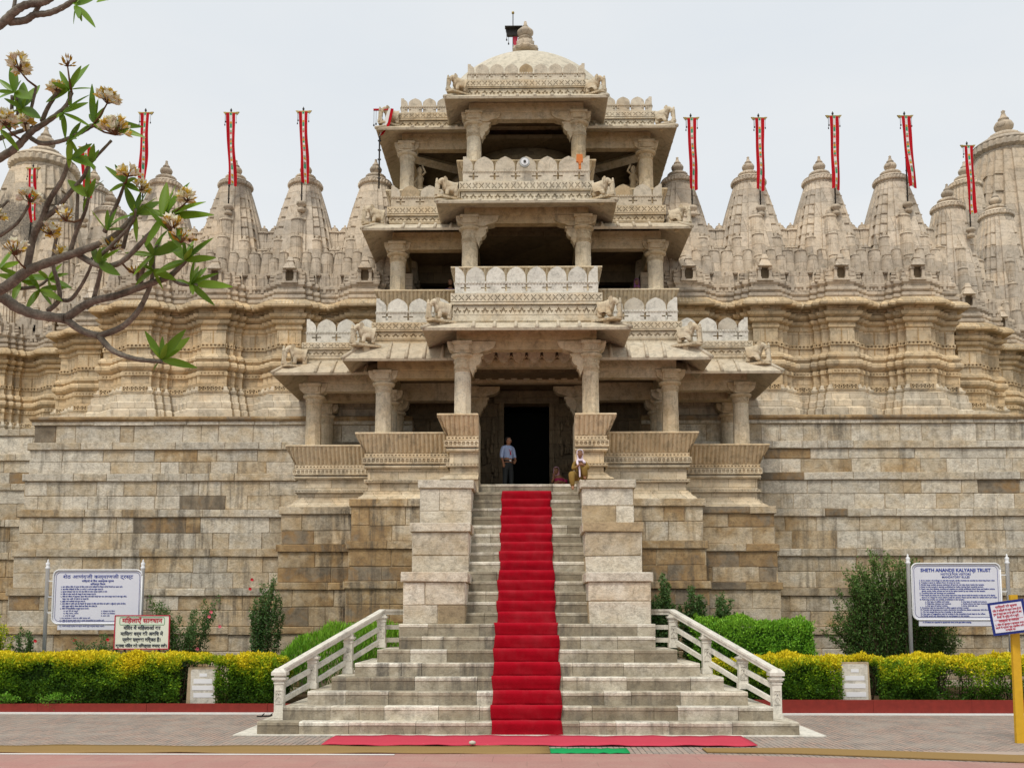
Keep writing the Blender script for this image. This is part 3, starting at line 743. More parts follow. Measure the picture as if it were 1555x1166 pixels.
# ceilings with scalloped beams
for (z,y0,y1,x) in ((zr10+.30,28.7,34.9,2.1),(zr11+.30,30.2,34.9,4.7),(zr12+.30,31.7,34.9,7.2)):
    mb=MB(); mb.box(-x,x,y0,y1,z-.02,z+.12); mb.build('ceiling',M_INT,pav)
def scallop(x0,x1,y,z,h,n):
    mb=MB(); mb.c=(.5,.5,.4); L=(x1-x0)/n
    mb.box(x0,x1,y,y+.3,z-h*.35,z)
    for k in range(n):
        poly=[(0,-h*.35),(L,-h*.35)]+[(L/2+math.cos(t)*L*.44,-h*.35-abs(math.sin(t))*h*.5) for t in [i*PI/6 for i in range(7)]]
        mb.prism(poly[::-1],(x0+k*L,y-.05,z),(1,0,0),(0,0,1),(0,-1,0),.2,(.2,.5,.8))
    mb.box(x0,x1,y+.12,y+.4,z-h,z-h*.6)
    return mb
def sc_px(y0,y1,Y,n=9,mat=None,x=1.9):
    z=Zp(y0,Y); scallop(-x,x,Y,z,z-Zp(y1,Y),n).build('lintel',mat or M_PAV,pav)
sc_px(522,556,30.2,8); sc_px(559,580,32.6,9)
m_=MB(); z_=Zp(543,30.18)
for k in range(15): m_.prism([(0,-.05),(.12,.07),(.24,-.05),(.24,-.1),(.12,.02),(0,-.1)],(-1.8+.24*k,30.17,z_),(1,0,0),(0,0,1),(0,-1,0),.05)
m_.build('zigzag_moulding',M_PAV,pav)
for yy,zz,hh in ((33.4,zr11-.02,.34),):
    mb=MB(); mb.box(-7,-2.05,yy-.2,yy+.2,zz-.36,zz+.3); mb.build('lintel',M_PAV,pav); mb=MB(); mb.box(2.05,7,yy-.2,yy+.2,zz-.36,zz+.3); mb.build('lintel',M_PAV,pav)

# --- level two
zr20=Zp(308,31.15); zr21=Zp(348.5,32.3)
zk20,zk21=Zp(403,31.3),Zp(438.5,32.6)
P20=zs(31.9,(307,304.5,292,289.5,278,276.5,260,237)); P21=zs(33.3,(343,340.5,332,328.5,319,317.5,302.5,284))
bay(2,0,CX[0],32.2,37.5,zk20,P10[4],zr20,P20,[[(-2.1,34),(-2.1,31.75),(2.1,31.75),(2.1,34)]],pitch=.66,rise=P20[0]-zr20-.02,off=.8)
bay(2,1,CX[1],33.4,37.8,zk21,P11[4],zr21,P21,[[(-4.8,37.3),(-4.8,33.0),(-1.9,33.0)],[(1.9,33.0),(4.8,33.0),(4.8,37.3)]],big=False,pitch=.66,rise=P21[0]-zr21-.02,off=.85)
z2=zk20-1.25
mb=MB(); mb.box(-4.7,4.7,32.2,39,zk21-1.3,zk21-1.1); mb.box(-2.2,2.2,28.9,34,P10[0]-.1,P10[3]-.05); mb.box(-4.8,4.8,30.5,36,P11[0]-.1,P11[3]-.1); mb.box(-7.3,7.3,32.0,36,P12[0]-.1,P12[3]-.1); mb.build('terrace_floor',M_INT,pav)
mb=MB(); mb.box(-4.6,4.6,38.4,38.7,zk21-1.3,zr20+.5); mb.box(-2.5,2.5,38.0,38.4,zr21,zr20+.4); mb.build('shade_backing',M_DARK,pav)  # black sheets stand for the shade at the back of the hall
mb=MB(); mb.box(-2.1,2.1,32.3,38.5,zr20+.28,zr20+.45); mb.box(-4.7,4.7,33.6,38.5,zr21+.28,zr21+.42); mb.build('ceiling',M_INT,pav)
mb=MB(); mb.box(-5.2,-4.6,37.3,41,zk21-2.5,zr21+.3); mb.box(4.6,5.2,37.3,41,zk21-2.5,zr21+.3); mb.build('side_wall',M_PAV,pav)
for cx,Y,b in ((1.9,36.9,1),(4.48,36.6,0)):
    for sg in (-1,1): column(sg*cx,Y,zk21-1.1,(zr20 if cx<2 else zr21)-.34,big=-sg*b)
sc_px(331,352,33.6,9); sc_px(354,372,36.2,9,M_INT)
mb=MB(); mb.box(-4.5,4.5,36.5,36.9,zr21-.4,zr21+.3); mb.build('lintel',M_INT,pav)
mb=MB(); mb.box(-2.7,-2.2,38.05,38.38,zk21-1.2,zr21); mb.box(2.2,2.7,38.05,38.38,zk21-1.2,zr21); mb.box(-4.6,4.6,38.2,38.39,zr21-.9,zr21+.2);mb.build('door_surround',M_INT,pav)

# --- level three
zr30=Zp(150.5,33.55); zr31=Zp(197.5,34.75)
zk30,zk31=Zp(243,33.7),Zp(288,35.0)
P30=zs(34.2,(148,146.5,135.5,133,124,122.5,111.5,96.5)); P31=zs(35.5,(196.5,194.5,185.5,182,175,173.5,163,150))
bay(3,0,CX[0],34.5,39.5,zk30,P20[3],zr30,P30,[[(-2.1,36),(-2.1,34.05),(2.1,34.05),(2.1,36)]],pitch=.53,rise=max(.12,P30[0]-zr30),off=.75)
bay(3,1,CX[1],35.7,40.5,zk31,P21[3],zr31,P31,[[(-4.8,40.0),(-4.8,35.3),(-1.9,35.3)],[(1.9,35.3),(4.8,35.3),(4.8,40.0)]],big=False,pitch=.53,rise=max(.12,P31[0]-zr31),off=.78)
mb=MB(); mb.box(-4.7,4.7,34.6,42,zk31-1.2,zk31-1.05); mb.box(-2.3,2.3,32.2,36,P20[0]-.1,P20[3]-.1); mb.box(-4.9,4.9,33.4,38,P21[0]-.1,P21[3]-.1); mb.build('terrace_floor',M_INT,pav)
mb=MB(); mb.box(-2.1,2.1,34.7,42,zr30+.25,zr30+.4); mb.box(-4.7,4.7,35.9,43,zr31+.25,zr31+.4); mb.build('roof_slab',M_INT,pav)
for cx,Y,b in ((1.9,38.6,1),(4.48,38.9,0)):
    for sg in (-1,1): column(sg*cx,Y,zk31-1.05,(zr30 if cx<2 else zr31)-.32,big=-sg*b)
sc_px(172,190,35.9,9); sc_px(190,206,37.4,9); sc_px(207,222,38.3,9,M_INT)
# ribbed inner bowl of the dome hall
mb=MB(); prof=[]; zc=zk31-1.1; top=zr31+.2
for i in range(15):
    t=i/14; rr=4.35*math.cos(t*1.0)**.8; z=zc+(top-zc)*t; prof+=[(rr,z),(rr-.12,z+.04)]
mb.lathe(prof,0,39.2,48,False,cap=False); 
mb.build('inner_bowl',M_INT,pav)
mb=MB(); mb.box(-4.6,4.6,43,43.3,zc-1,zr30+.4); mb.build('rear_wall',M_DARK,pav)  # rear of the upper hall, its shade painted as black
for sg in (-1,1):       # slanting inner beams
    mb=MB(); mb.tube([(sg*4.4,36.0,zr31-.42),(sg*1.9,38.4,zr31-.02)],.2,4,False); mb.build('diagonal_beam',M_PAV,pav)
    st=MB(); st.c=(.6,.5,.4)   # bracket figure beside the column
    for (x,y,z0_,pr) in ((sg*4.05,36.1,zk31-.2,[(.10,0),(.14,.1),(.12,.5),(.16,.7),(.11,.95),(.17,1.15),(.06,1.3),(.11,1.42),(.09,1.55),(.02,1.62)]),):
        st.lathe([(r_,z0_+h_) for r_,h_ in pr],x,y,10,True)
        st.tube([(x,y,z0_+1.2),(x+sg*.2,y-.1,z0_+.95),(x+sg*.12,y-.2,z0_+.7)],[.05,.045,.04],6); st.tube([(x,y,z0_+1.2),(x-sg*.22,y-.1,z0_+1.35),(x-sg*.1,y-.1,z0_+1.6)],[.05,.045,.04],6)
    st.build('bracket_figure',M_PAV,pav)
# --- dome
DC=(0.05,39.3); Rd=4.12; zcd=Zp(244,39.3); zl0=zr31+.3; ztop=zcd+Rd
mb=MB(); mb.c=(.3,.3,.5); n=22; a0=math.asin(min(.9,max(0,(zl0-zcd)/Rd)))
prof=[(Rd*math.cos(a),zcd+Rd*math.sin(a)) for a in [a0+(PI/2-a0)*i/n for i in range(n+1)]]
mb.lathe(prof,DC[0],DC[1],64,True)
dome=mb.build('dome',M_DOME,pav)
fb=MB(); fb.c=(.5,.3,.5); z=ztop-.05
fb.lathe([(.50,z),(.56,z+.12),(.44,z+.2),(.34,z+.24),(.36,z+.3),(.38,z+.46),(.2,z+.52),(.22,z+.55),(.30,z+.62),(.18,z+.68),(.22,z+.72),(.33,z+.84),(.33,z+.92),(.2,z+1.05),(.11,z+1.09),(.14,z+1.12),(.08,z+1.2),(.05,z+1.36),(.0,z+1.38)],DC[0]-.08,DC[1]-.4,24,True,flute=12,amp=.12,frows=(0,1,2,4,5))
for sg in (-1,1): fb.lathe([(.02,z+.05),(.16,z+.1),(.2,z+.25),(.16,z+.4),(.02,z+.46)],DC[0]-.08+sg*.36,DC[1]-.2,12,True,flute=8,amp=.15)
fb.xf(Matrix.Translation((0,-.6,0))); fb.build('finial',M_SPI,dome)
# pole with bird table and bells beside the finial
p=W(779,46,38.5); t=thing('flag_stand',(p.x,p.y,ztop-.3),'dark iron perch with hanging bells beside the finial on top of the dome','flag stand')
mb=MB(); mb.tube([(p.x,p.y,ztop-.3),(p.x,p.y,Zp(20,38.5))],.022,6); mb.build('pole',M_IRON,t)
mb=MB(); mb.lathe([(.02,0),(.06,.04),(.05,.1),(.0,.13)],p.x,p.y,8); mb.v=[(a,b,c+Zp(22,38.5)) for a,b,c in mb.v]; mb.build('pole_tip',M_BRASS,t)
mb=MB(); z1=Zp(46,38.5); mb.prism([(-.3,0),(-.24,-.26),(.28,-.26),(.36,0)],(p.x,p.y-.08,z1),(1,0,0),(0,0,1),(0,-1,0),.16); mb.box(p.x-.33,p.x+.39,p.y-.27,p.y-.05,z1,z1+.03)
for q in (-.2,.05,.3): mb.lathe([(.05,z1),(.05,z1+.06),(.0,z1+.18)],p.x+q,p.y,6)
mb.build('perch_box',M_IRON,t)
mb=MB()
for q,l in ((-.26,.25),(-.18,.42),(.36,.4)):
    mb.tube([(p.x+q,p.y,z1-.16),(p.x+q,p.y,z1-.16-l)],.008,5); mb.lathe([(.03,z1-.2-l),(.03,z1-.16-l),(.01,z1-.1-l)],p.x+q,p.y,6)
mb.build('bell',M_IRON,t)
mb=MB(); mb.prism([(-.02,0),(.2,0),(.14,-.45),(.05,-.5)],(p.x,p.y-.02,z1-.3),(1,0,0),(0,0,1),(0,-1,0),.02); mb.build('cloth',M_RED,t)

# ================================================================== CARVED WINGS
zb=Zp(633,34.35)
YR=35.35
def zw(y): return Zp(y,34.75)
def wing_path(x0,x1,centers,Y,prj=(.58,.38,.19),end=1):
    pts=[(x0,Y)]
    for c in centers:
        for hw,d in ((.88,prj[2]),(.66,prj[1]),(.44,prj[0])):
            pts+= [(c-hw,pts[-1][1]),(c-hw,Y-d)]
        for hw,d in ((.44,prj[1]),(.66,prj[2]),(.88,0)):
            pts+= [(c+hw,pts[-1][1]),(c+hw,Y-d)]
    pts.append((x1,Y))
    out=[]
    for p in pts:
        if not out or (Vector(p)-Vector(out[-1])).length>1e-4: out.append(p)
    return [p for p in out if x0-1e-4<=p[0]<=x1+1e-4]
# profile (offset, photo row at the bhadra face)
WP=[(.44,634),(.43,624),(.36,622),(.36,612),(.30,610),(.28,600),(.18,598),(.22,596),(.24,593),(.16,591),(.12,586)]
WP2=[(.10,571),(.14,569),(.14,565),(.10,563),(.10,561),(.17,559),(.22,556),(.22,552),(.17,549),(.09,548),(.12,546),(.17,544),(.15,541),(.06,536)]
WP3=[(.0,500),(.05,498),(.05,494),(.02,492),(.14,490),(.18,486),(.08,484),(.22,481),(.26,477),(.10,474),(.10,470),(.16,468)]
WPC=[(.40,469),(.44,467.5),(.44,465),(.36,460),(.22,456),(.12,454)]
WP4=[(.16,452),(.16,448),(.05,446),(.14,443),(.14,439),(.03,437),(.03,434),(.10,431),(.10,427),(.0,424),(-.05,405)]
def band_path_relief(mb,path,off,z0,z1,rows,cell,depth):
    segs=list(along(path))
    for (a,b,d,n,L) in segs:
        if L<.1: continue
        q=a+n*off+Vector((0,0,z0)); mb.voxel(rows,q,d,n,L,z1-z0,depth,max(1,round(L/cell)))
SCROLL=["#########","#..##..##","#.#..#.#.","##.##.##.","#..##..##","#########"]
SPX=[5.85,8.58,11.31,14.04]
def wing(name,path,label,dz=0,end=None,scale_y=None,th=-.9):
    t=thing(name,(path[len(path)//2][0],path[0][1],zb),label,'carved wall','carved temple walls')
    def Z(y): return zw(y)+dz
    mb=MB(); mb.c=(.3,.3,.5)
    pr=[(o,Z(y)) for o,y in WP]; pr[0]=(pr[0][0],zb-.03+min(0,dz)*0)
    mb.sweep(path,pr,c=(.12,.3,.55)); 
    m2=MB(); m2.sweep(path,[(.10,Z(586)),(.10,Z(571))]+[(o,Z(y)) for o,y in WP2],c=(.45,.5,.5))
    band_path_relief(m2,path,.25,Z(594.5),Z(586),SCROLL,.30,.12)
    band_path_relief(m2,path,.18,Z(569),Z(563.5),DENT,.12,.08)
    m3=MB(); m3.sweep(path,[(.06,Z(536)),(.0,Z(535)),(.0,Z(500))],c=(.4,.5,.5)); band_path_relief(m3,path,.05,Z(525.5),Z(519.5),['####','#..#','#..#','####'],.14,.05)
    # pilaster strips on the flat recesses
    for (a,b,d,n,L) in along(path):
        if L>.6:
            for u in (.5*L-.02,):
                m3.box(min((a+d*(u-.02)).x,(a+d*(u+.02)).x),max((a+d*(u-.02)).x,(a+d*(u+.02)).x),a.y-.012,a.y+.1,Z(535),Z(500),(.8,.3,.2)) if abs(d.x)>.5 else None
    m4=MB(); m4.sweep(path,[(o,Z(y)) for o,y in WP3],c=(.5,.5,.45))
    for (a,b,d,n,L) in along(path):     # small pointed leaves under the eave
        if L>.38 and abs(d.x)>.5:
            for u in ([.5] if L<.95 else [.27,.73]):
                q=a+d*L*u+n*.2; m4.prism([(-.16,0),(.16,0),(.06,.10),(0,.22),(-.06,.10)],(q.x,q.y,Z(471)),(1,0,0),(0,0,1),(0,-1,0),.12,(.6,.3,.4))
    mc=MB(); mc.sweep(path,[(.05,Z(467)),]+[(o,Z(y)) for o,y in WPC],sm=False,c=(.5,.4,.35))
    for (a,b,d,n,L) in along(path):     # scalloped rolls on the eave
        N=max(1,round(L/.12))
        for k in range(N):
            u=(k+.5)*L/N; q=a+d*u
            if L<.12: continue
            vs=[]; 
            for (o,y) in ((.445,466.2),(.37,460.8),(.23,456.5)):
                for e,h in ((-.05,0),(0,.035),(.05,0)):
                    r=q+d*e+n*(o+.0); vs.append((r.x,r.y,Z(y)+h*.8))
            mc.add(vs,[(0,1,4,3),(1,2,5,4),(3,4,7,6),(4,5,8,7)],False,(.35,.5,.55))
    m5=MB(); m5.sweep(path,[(.12,Z(454))]+[(o,Z(y)) for o,y in WP4],c=(.45,.3,.5))
    xs=[p[0] for p in path]; yb_=path[0][1]+3
    m5.box(min(xs),max(xs),path[0][1]+.04,yb_,Z(420)-1,Z(405))
    mb.build('plinth_moulding',M_CAR,t); m2.build('torus_moulding',M_CAR,t); m3.build('pilaster_wall',M_CAR,t); m4.build('capital_moulding',M_CAR,t); mc.build('wavy_eave',M_CAR,t); m5.build('upper_moulding',M_SPI,t)
    return t
def aedicule(t,x,y,dz=0,name='niche'):
    """small pillared niche with a stepped roof on the bhadra"""
    def Z(q): return zw(q)+dz
    m=MB(); m.c=(.4,.3,.5); z0,z1=Z(427),Z(409)
    for sg in (-1,1):
        m.box(x+sg*.20-.05,x+sg*.20+.05,y-.12,y+.1,z0,z1); m.box(x+sg*.20-.075,x+sg*.20+.075,y-.14,y+.1,z0,z0+.07); m.box(x+sg*.20-.075,x+sg*.20+.075,y-.14,y+.1,z1-.08,z1)
        for q in range(3):
            m.box(x+sg*.42-.13+q*.02,x+sg*.42+.13-q*.02,y-.02+q*.03,y+.3+q*.004,z0+.02+q*.14,z0+.12+q*.14)
            m.box(x+sg*.42-.10,x+sg*.42+.10,y+.02,y+.3,z0+q*.14+.001,z0+.0195+q*.14) if q<0 else m.box(x+sg*.42-.10,x+sg*.42+.10,y+.03+q*.03,y+.29,z0+q*.14+.001,z0+.139+q*.14)
            m.box(x+sg*.72-.12+q*.02,x+sg*.72+.12-q*.02,y+.24+q*.01,y+.6+q*.004,z0+.02+q*.13,z0+.1+q*.13); m.box(x+sg*.72-.08,x+sg*.72+.08,y+.28+q*.01,y+.59,z0+q*.13+.001,z0+.129+q*.13)
    m.box(x-.3,x+.3,y-.16,y+.1,z0-.06,z0)
    m.lathe([(.33,z1),(.36,z1+.03),(.3,z1+.07),(.22,z1+.2),(.16,z1+.3),(.19,z1+.33),(.15,z1+.4),(.1,z1+.5)],x,y+.02,4,False,rot=PI/4)
    m.build(name,M_SPI,t)
    d=MB(); d.c=(.6,.3,.1); d.box(x-.15,x+.15,y+.0,y+.06,z0,z1); d.build('niche_shade_panel',M_INT,t)  # dark panel paints the shade inside the niche
def mini_panel(m,x,y,z0,h,w):
    """half shikhara relief panel"""
    pts=[(w*.5,0),(w*.5,h*.35),(w*.43,h*.7),(w*.33,h*.92),(w*.40,h*.94),(w*.36,h*.985),(w*.16,h*1.0)]
    poly=pts+[(-a,b) for a,b in pts[::-1]]
    m.prism(poly,(x,y,z0),(1,0,0),(0,0,1),(0,-1,0),.16)
    m.box(x-w*.14,x+w*.14,y-.05,y,z0,z0+h*.88,top=(w*.05,.01)); m.box(x-w*.42,x-w*.30,y-.025,y,z0,z0+h*.6,top=(.0,.01)); m.box(x+w*.30,x+w*.42,y-.025,y,z0,z0+h*.6,top=(.0,.01))
XE=15.55
pl=wing_path(-XE,-4.2,[-c for c in SPX[::-1]],YR); pr_=wing_path(4.2,XE,SPX,YR)
# turn the outer corner back with the same stepping
def corner(path,sg):
    s=[(XE,YR),(XE,YR+.0)]
    add=[(sg*XE,YR),(sg*(XE-.0),YR+.45),(sg*(XE-.28),YR+.45),(sg*(XE-.28),YR+1.0),(sg*(XE-.5),YR+1.0),(sg*(XE-.5),YR+3.2)]
    return path[:-1]+add if sg>0 else add[::-1]+path[1:]
def shift_left(path,cs=1): return path
WL=wing('carved_wing',corner(pl,-1),'long carved cream wall with pilasters left of the entrance pavilion')
WR=wing('carved_wing',corner(pr_,1),'long carved cream wall with pilasters right of the entrance pavilion')
for t,sg in ((WL,-1),(WR,1)):
    m=MB(); m.c=(.4,.4,.5)
    for c in SPX:
        aedicule(t,sg*c,YR-.60)
    for a,b in zip(SPX,SPX[1:]+[16.9]):
        for q in (-.22,.22):
            mx=(a+b)/2+q
            if mx<XE-.1:
                m=MB(); m.c=(.4,.4,.5); mini_panel(m,sg*mx,YR-.05,zw(437),zw(405.5)-zw(437),.40); m.build('relief_panel',M_SPI,t)
    pass
# set back returns at both ends
for sg in (-1,1):
    for j,(xa,xb,Y,cs) in enumerate(((15.2,18.7,38.6,[17.3]),(18.3,30,41.6,[20.0,22.7]))):
        if sg<0: pth=wing_path(-xb,-xa,[-c for c in cs[::-1]],Y); 
        else: pth=wing_path(xa,xb,cs,Y)
        if j==0:
            e=(sg*xb,Y+3.2); pth=(pth+[e]) if sg>0 else ([e]+pth)
        t=wing('carved_wing',pth,('narrow set back carved wall bay ' if j==0 else 'farthest carved wall bay ')+('at the left edge behind the flowering branches' if sg<0 else 'at the right edge'))
        m=MB()
        for c in cs: aedicule(t,sg*c,Y-.60)
        for c in cs:
            for q in (-1.25,1.25): m=MB(); m.c=(.4,.4,.5); mini_panel(m,sg*(c+q),Y-.05,zw(437),zw(405.5)-zw(437),.4); m.build('relief_panel',M_SPI,t)

# ================================================================== SPIRES
def stepped(w):
    q=[(1.0,.0),(1.0,.26),(.93,.26),(.93,.50),(.83,.50),(.83,.70),(.70,.70)]
    pts=[]
    q8=[(1.0,.26),(.93,.26),(.93,.50),(.83,.50),(.83,.70),(.70,.70)]
    quad=q8+[(b,a) for a,b in q8[::-1]][1:]     # from +x axis to +y axis
    for k in range(4):
        c,s=math.cos(k*PI/2),math.sin(k*PI/2)
        for a,b in quad: pts.append((a*c-b*s,a*s+b*c))
    return pts
def curve_body(mb,h,wb,wt,p=1.45,n=22,ledges=7,c=None,plan=None):
    plan=plan or stepped(1); vs=[];fs=[]; m=len(plan)
    rows=[]
    for i in range(n+1):
        t=i/n; rows.append((t,0))
    k=0
    for (t,_) in rows:
        w=wt+(wb-wt)*(1-t**p); 
        for (a,b) in plan: vs.append((a*w,b*w,h*t))
    for j in range(len(rows)-1):
        for i in range(m): k=(i+1)%m; fs.append((j*m+i,j*m+k,(j+1)*m+k,(j+1)*m+i))
    fs.append(tuple((len(rows)-1)*m+i for i in range(m)))
    mb.add(vs,fs,False,c)
    # horizontal ledges on the corner ribs
    for q in range(1,ledges):
        t=q/ledges*.97; w=wt+(wb-wt)*(1-t**p); z=h*t
        for sx in (-1,1):
            for sy in (-1,1):
                for (x,y) in ((.60,.765),(.765,.60)):
                    mb.box(min(sx*(x-.11)*w,sx*(x+.11)*w),max(sx*(x-.11)*w,sx*(x+.11)*w),min(sy*(y-.11)*w,sy*(y+.105)*w),max(sy*(y-.11)*w,sy*(y+.105)*w),z-.02,z+.012,(.7,.3,.35))
def proto(name,mb,mat):
    me_o=mb.build(name,mat); me=me_o.data; bpy.data.objects.remove(me_o); return me
def amalaka_mb(r,h):
    m=MB(); m.c=(.4,.3,.5)
    m.lathe([(r*.80,-.06),(r*.86,0),(r*.86,h*.12)],0,0,32,True)
    m.lathe([(r*.86,h*.12),(r*1.0,h*.25),(r*1.0,h*.42),(r*.93,h*.55)],0,0,64,False,flute=32,amp=.07,frows=(0,1,2))
    m.lathe([(r*.95,h*.55),(r*.9,h*.66),(r*.72,h*.85),(r*.5,h*.98),(r*.42,h)],0,0,32,True)
    return m
def finial_mb(r):
    m=MB(); m.c=(.5,.3,.45)
    m.lathe([(r*.8,0),(r*1.0,r*.12),(r*1.0,r*.3),(r*.8,r*.42)],0,0,40,True,flute=20,amp=.08,frows=(1,2))
    m.lathe([(r*.66,r*.42),(r*.5,r*.55),(r*.3,r*.6),(r*.34,r*.66),(r*.56,r*.85),(r*.6,r*1.05),(r*.5,r*1.25),(r*.24,r*1.38),(r*.34,r*1.44),(r*.34,r*1.5),(r*.2,r*1.65),(r*.1,r*1.95),(r*.14,r*2.02),(0,r*2.15)],0,0,20,True)
    return m
m=MB(); curve_body(m,1,1,.46,1.5,14,1,(.4,.4,.5)); 
ME_SPIRELET=None
def spirelet_mb():
    m=MB(); m.c=(.4,.4,.55); pl=[(a*.28,b*.28) for a,b in stepped(1)]
    curve_body(m,1.0,1,.66,1.9,10,1,(.4,.4,.55),plan=pl)
    m.lathe([(.18,.995),(.215,1.003),(.215,1.02),(.17,1.045),(.09,1.06),(.11,1.075),(.11,1.09),(.06,1.10),(.08,1.125),(.06,1.15),(.02,1.17),(.02,1.20),(.0,1.21)],0,0,16,True)
    m.box(-.31,.31,-.31,.31,-.05,0.0); m.box(-.27,.27,-.27,.27,-.10,-.05)
    return m
ME_SPL=proto('spirelet',spirelet_mb(),M_SPI)
def spire(name,x,y,z0,h,wb,wt,label,mat=None,group='spires along the temple roof',ledges=9,amr=None,lets=True,big=False):
    t=thing(name,(x,y,z0),label,'spire',group)
    m=MB(); m.c=(rnd.uniform(.2,.6),rnd.random(),.55); curve_body(m,h,wb,wt,1.5 if not big else 1.9,24,ledges,m.c); b=m.build('spire_body',mat or M_SPI,t,local=True)
    ar=amr or wt*1.14
    a=amalaka_mb(ar,ar*.62).build('amalaka',mat or M_SPI,t,local=True); a.location=(0,0,h+.04)
    f=finial_mb(ar*(.46 if big else .58)).build('finial',M_SPI,t,local=True); f.location=(0,0,h+.04+ar*.60)
    if lets:
        L=[]
        def add(dx,dy,zt,w,hh):   # centre, height of the shoulder, half width, body height
            L.append((dx,dy,zt-hh,w,hh))
        for sx in (-1,1):
            add(sx*wb*.82,0,h*.53,wb*.36,h*.55); add(sx*wb*1.02,-wb*.45,h*.30,wb*.22,h*.31)
            add(sx*wb*.78,-wb*.72,h*.24,wb*.20,h*.25); add(sx*wb*.30,-wb*.95,h*.22,wb*.15,h*.23); add(sx*wb*.50,-wb*.72,h*.37,wb*.19,h*.38)
            add(sx*wb*1.05,wb*.4,h*.28,wb*.24,h*.29); add(sx*wb*.55,-wb*.98,h*.16,wb*.15,h*.17)
        add(0,-wb*.70,h*.58,wb*.26,h*.59); add(0,-wb*.90,h*.38,wb*.21,h*.39); add(0,-wb*1.05,h*.15,wb*.19,h*.16)
        for dx,dy,z,w,hh in L:
            o=bpy.data.objects.new('spirelet',ME_SPL); COL.objects.link(o); o.parent=t; o.location=(dx,dy,z); o.scale=(w/.28,w/.28,hh)
    return t
zsp=zw(405)-.03; YSP=36.85
hs=Zp(289,YSP)-zsp
wb=1.42; wt=.60
names=['nearest to','second from','third from','fourth from']
for sg in (-1,1):
    for i,c in enumerate(SPX):
        side='left' if sg<0 else 'right'
        spire('spire',sg*c,YSP,zsp,hs,wb,wt,'pale stone spire %s the entrance pavilion on the %s side'%(names[i],side))
    # the lower corner spire and those beyond
    spire('spire',sg*17.6,40.1,zw(405)-.4,Zp(326,40.1,1450)-(zw(405)-.4),1.25,.62,'lower corner spire set back at the %s end of the roof row'%('left' if sg<0 else 'right'))
    spire('spire',sg*21.0,43.0,zw(405)-.4,Zp(338,43.0,1450)-(zw(405)-.4),1.3,.68,'lowest spire cut by the %s edge of the view'%('left' if sg<0 else 'right'))
    spire('spire',sg*20.6,45.0,zw(405)-.4,Zp(292,45,1450)-(zw(405)-.4),1.3,.7,'spire standing just in front of the great %s tower'%('left' if sg<0 else 'right'))
    # great tower
    xt=Xp(1525,47,210) if sg>0 else Xp(70,47,210)
    zt0=zw(405)-2; py=246 if sg>0 else 260
    tw=spire('great_tower',xt,47,zt0,Zp(py,47,1500)-zt0,3.2,1.45,('great pale tower with clustered spirelets at the right edge' if sg>0 else 'great tower with black weathered top behind the flowering branches'),mat=M_TOW if sg<0 else M_SPI,group='great towers',ledges=12,big=True)
# fill: roof deck behind the spires so that no gap shows below them
mb=MB(); mb.c=(.5,.4,.4)
for sg in (-1,1):
    mb.box(min(sg*4.2,sg*15),max(sg*4.2,sg*15),35.6,39.8,zsp-1.0,zsp+.02); mb.box(min(sg*15,sg*19),max(sg*15,sg*19),38.9,43,zsp-1.5,zsp-.35); mb.box(min(sg*15,sg*30),max(sg*15,sg*30),42.0,50,zsp-2.0,zsp-.35)
    mb.box(min(sg*5,sg*15),max(sg*5,sg*15),39.8,44,zsp-1.2,zsp+.25)
o=mb.build('roof_deck',M_SPI); tag(o,'flat stone roof deck carrying the rows of spires','roof')
# low merlon row seen between spires: stubs
# ================================================================== SKINNED FIGURES
def skin(name,verts,edges,mat,parent=None,sub=2,loc=(0,0,0),col=(.5,.5,.5),root=0):
    me=bpy.data.meshes.new(name); me.from_pydata([v[:3] for v in verts],edges,[]); o=bpy.data.objects.new(name,me); COL.objects.link(o)
    m=o.modifiers.new('s','SKIN'); m.use_smooth_shade=True
    for i,v in enumerate(verts):
        r=v[3]; s=me.skin_vertices[0].data[i]; s.radius=(r,r) if not hasattr(r,'__len__') else r; s.use_root=(i==root)
    q=o.modifiers.new('u','SUBSURF'); q.levels=sub; q.render_levels=sub
    dg=bpy.context.evaluated_depsgraph_get(); dg.update()
    nm=bpy.data.meshes.new_from_object(o.evaluated_get(dg)); nm.name=name
    bpy.data.objects.remove(o); bpy.data.meshes.remove(me)
    nm.materials.clear(); nm.materials.append(mat)
    at=nm.attributes.get('tint') or nm.attributes.new('tint','FLOAT_COLOR','POINT'); at.data.foreach_set('color',[c for _ in nm.vertices for c in (*col,1.0)])
    for p in nm.polygons: p.use_smooth=True
    r=bpy.data.objects.new(name,nm); COL.objects.link(r); r.location=loc
    if parent is not None: r.parent=parent
    return r
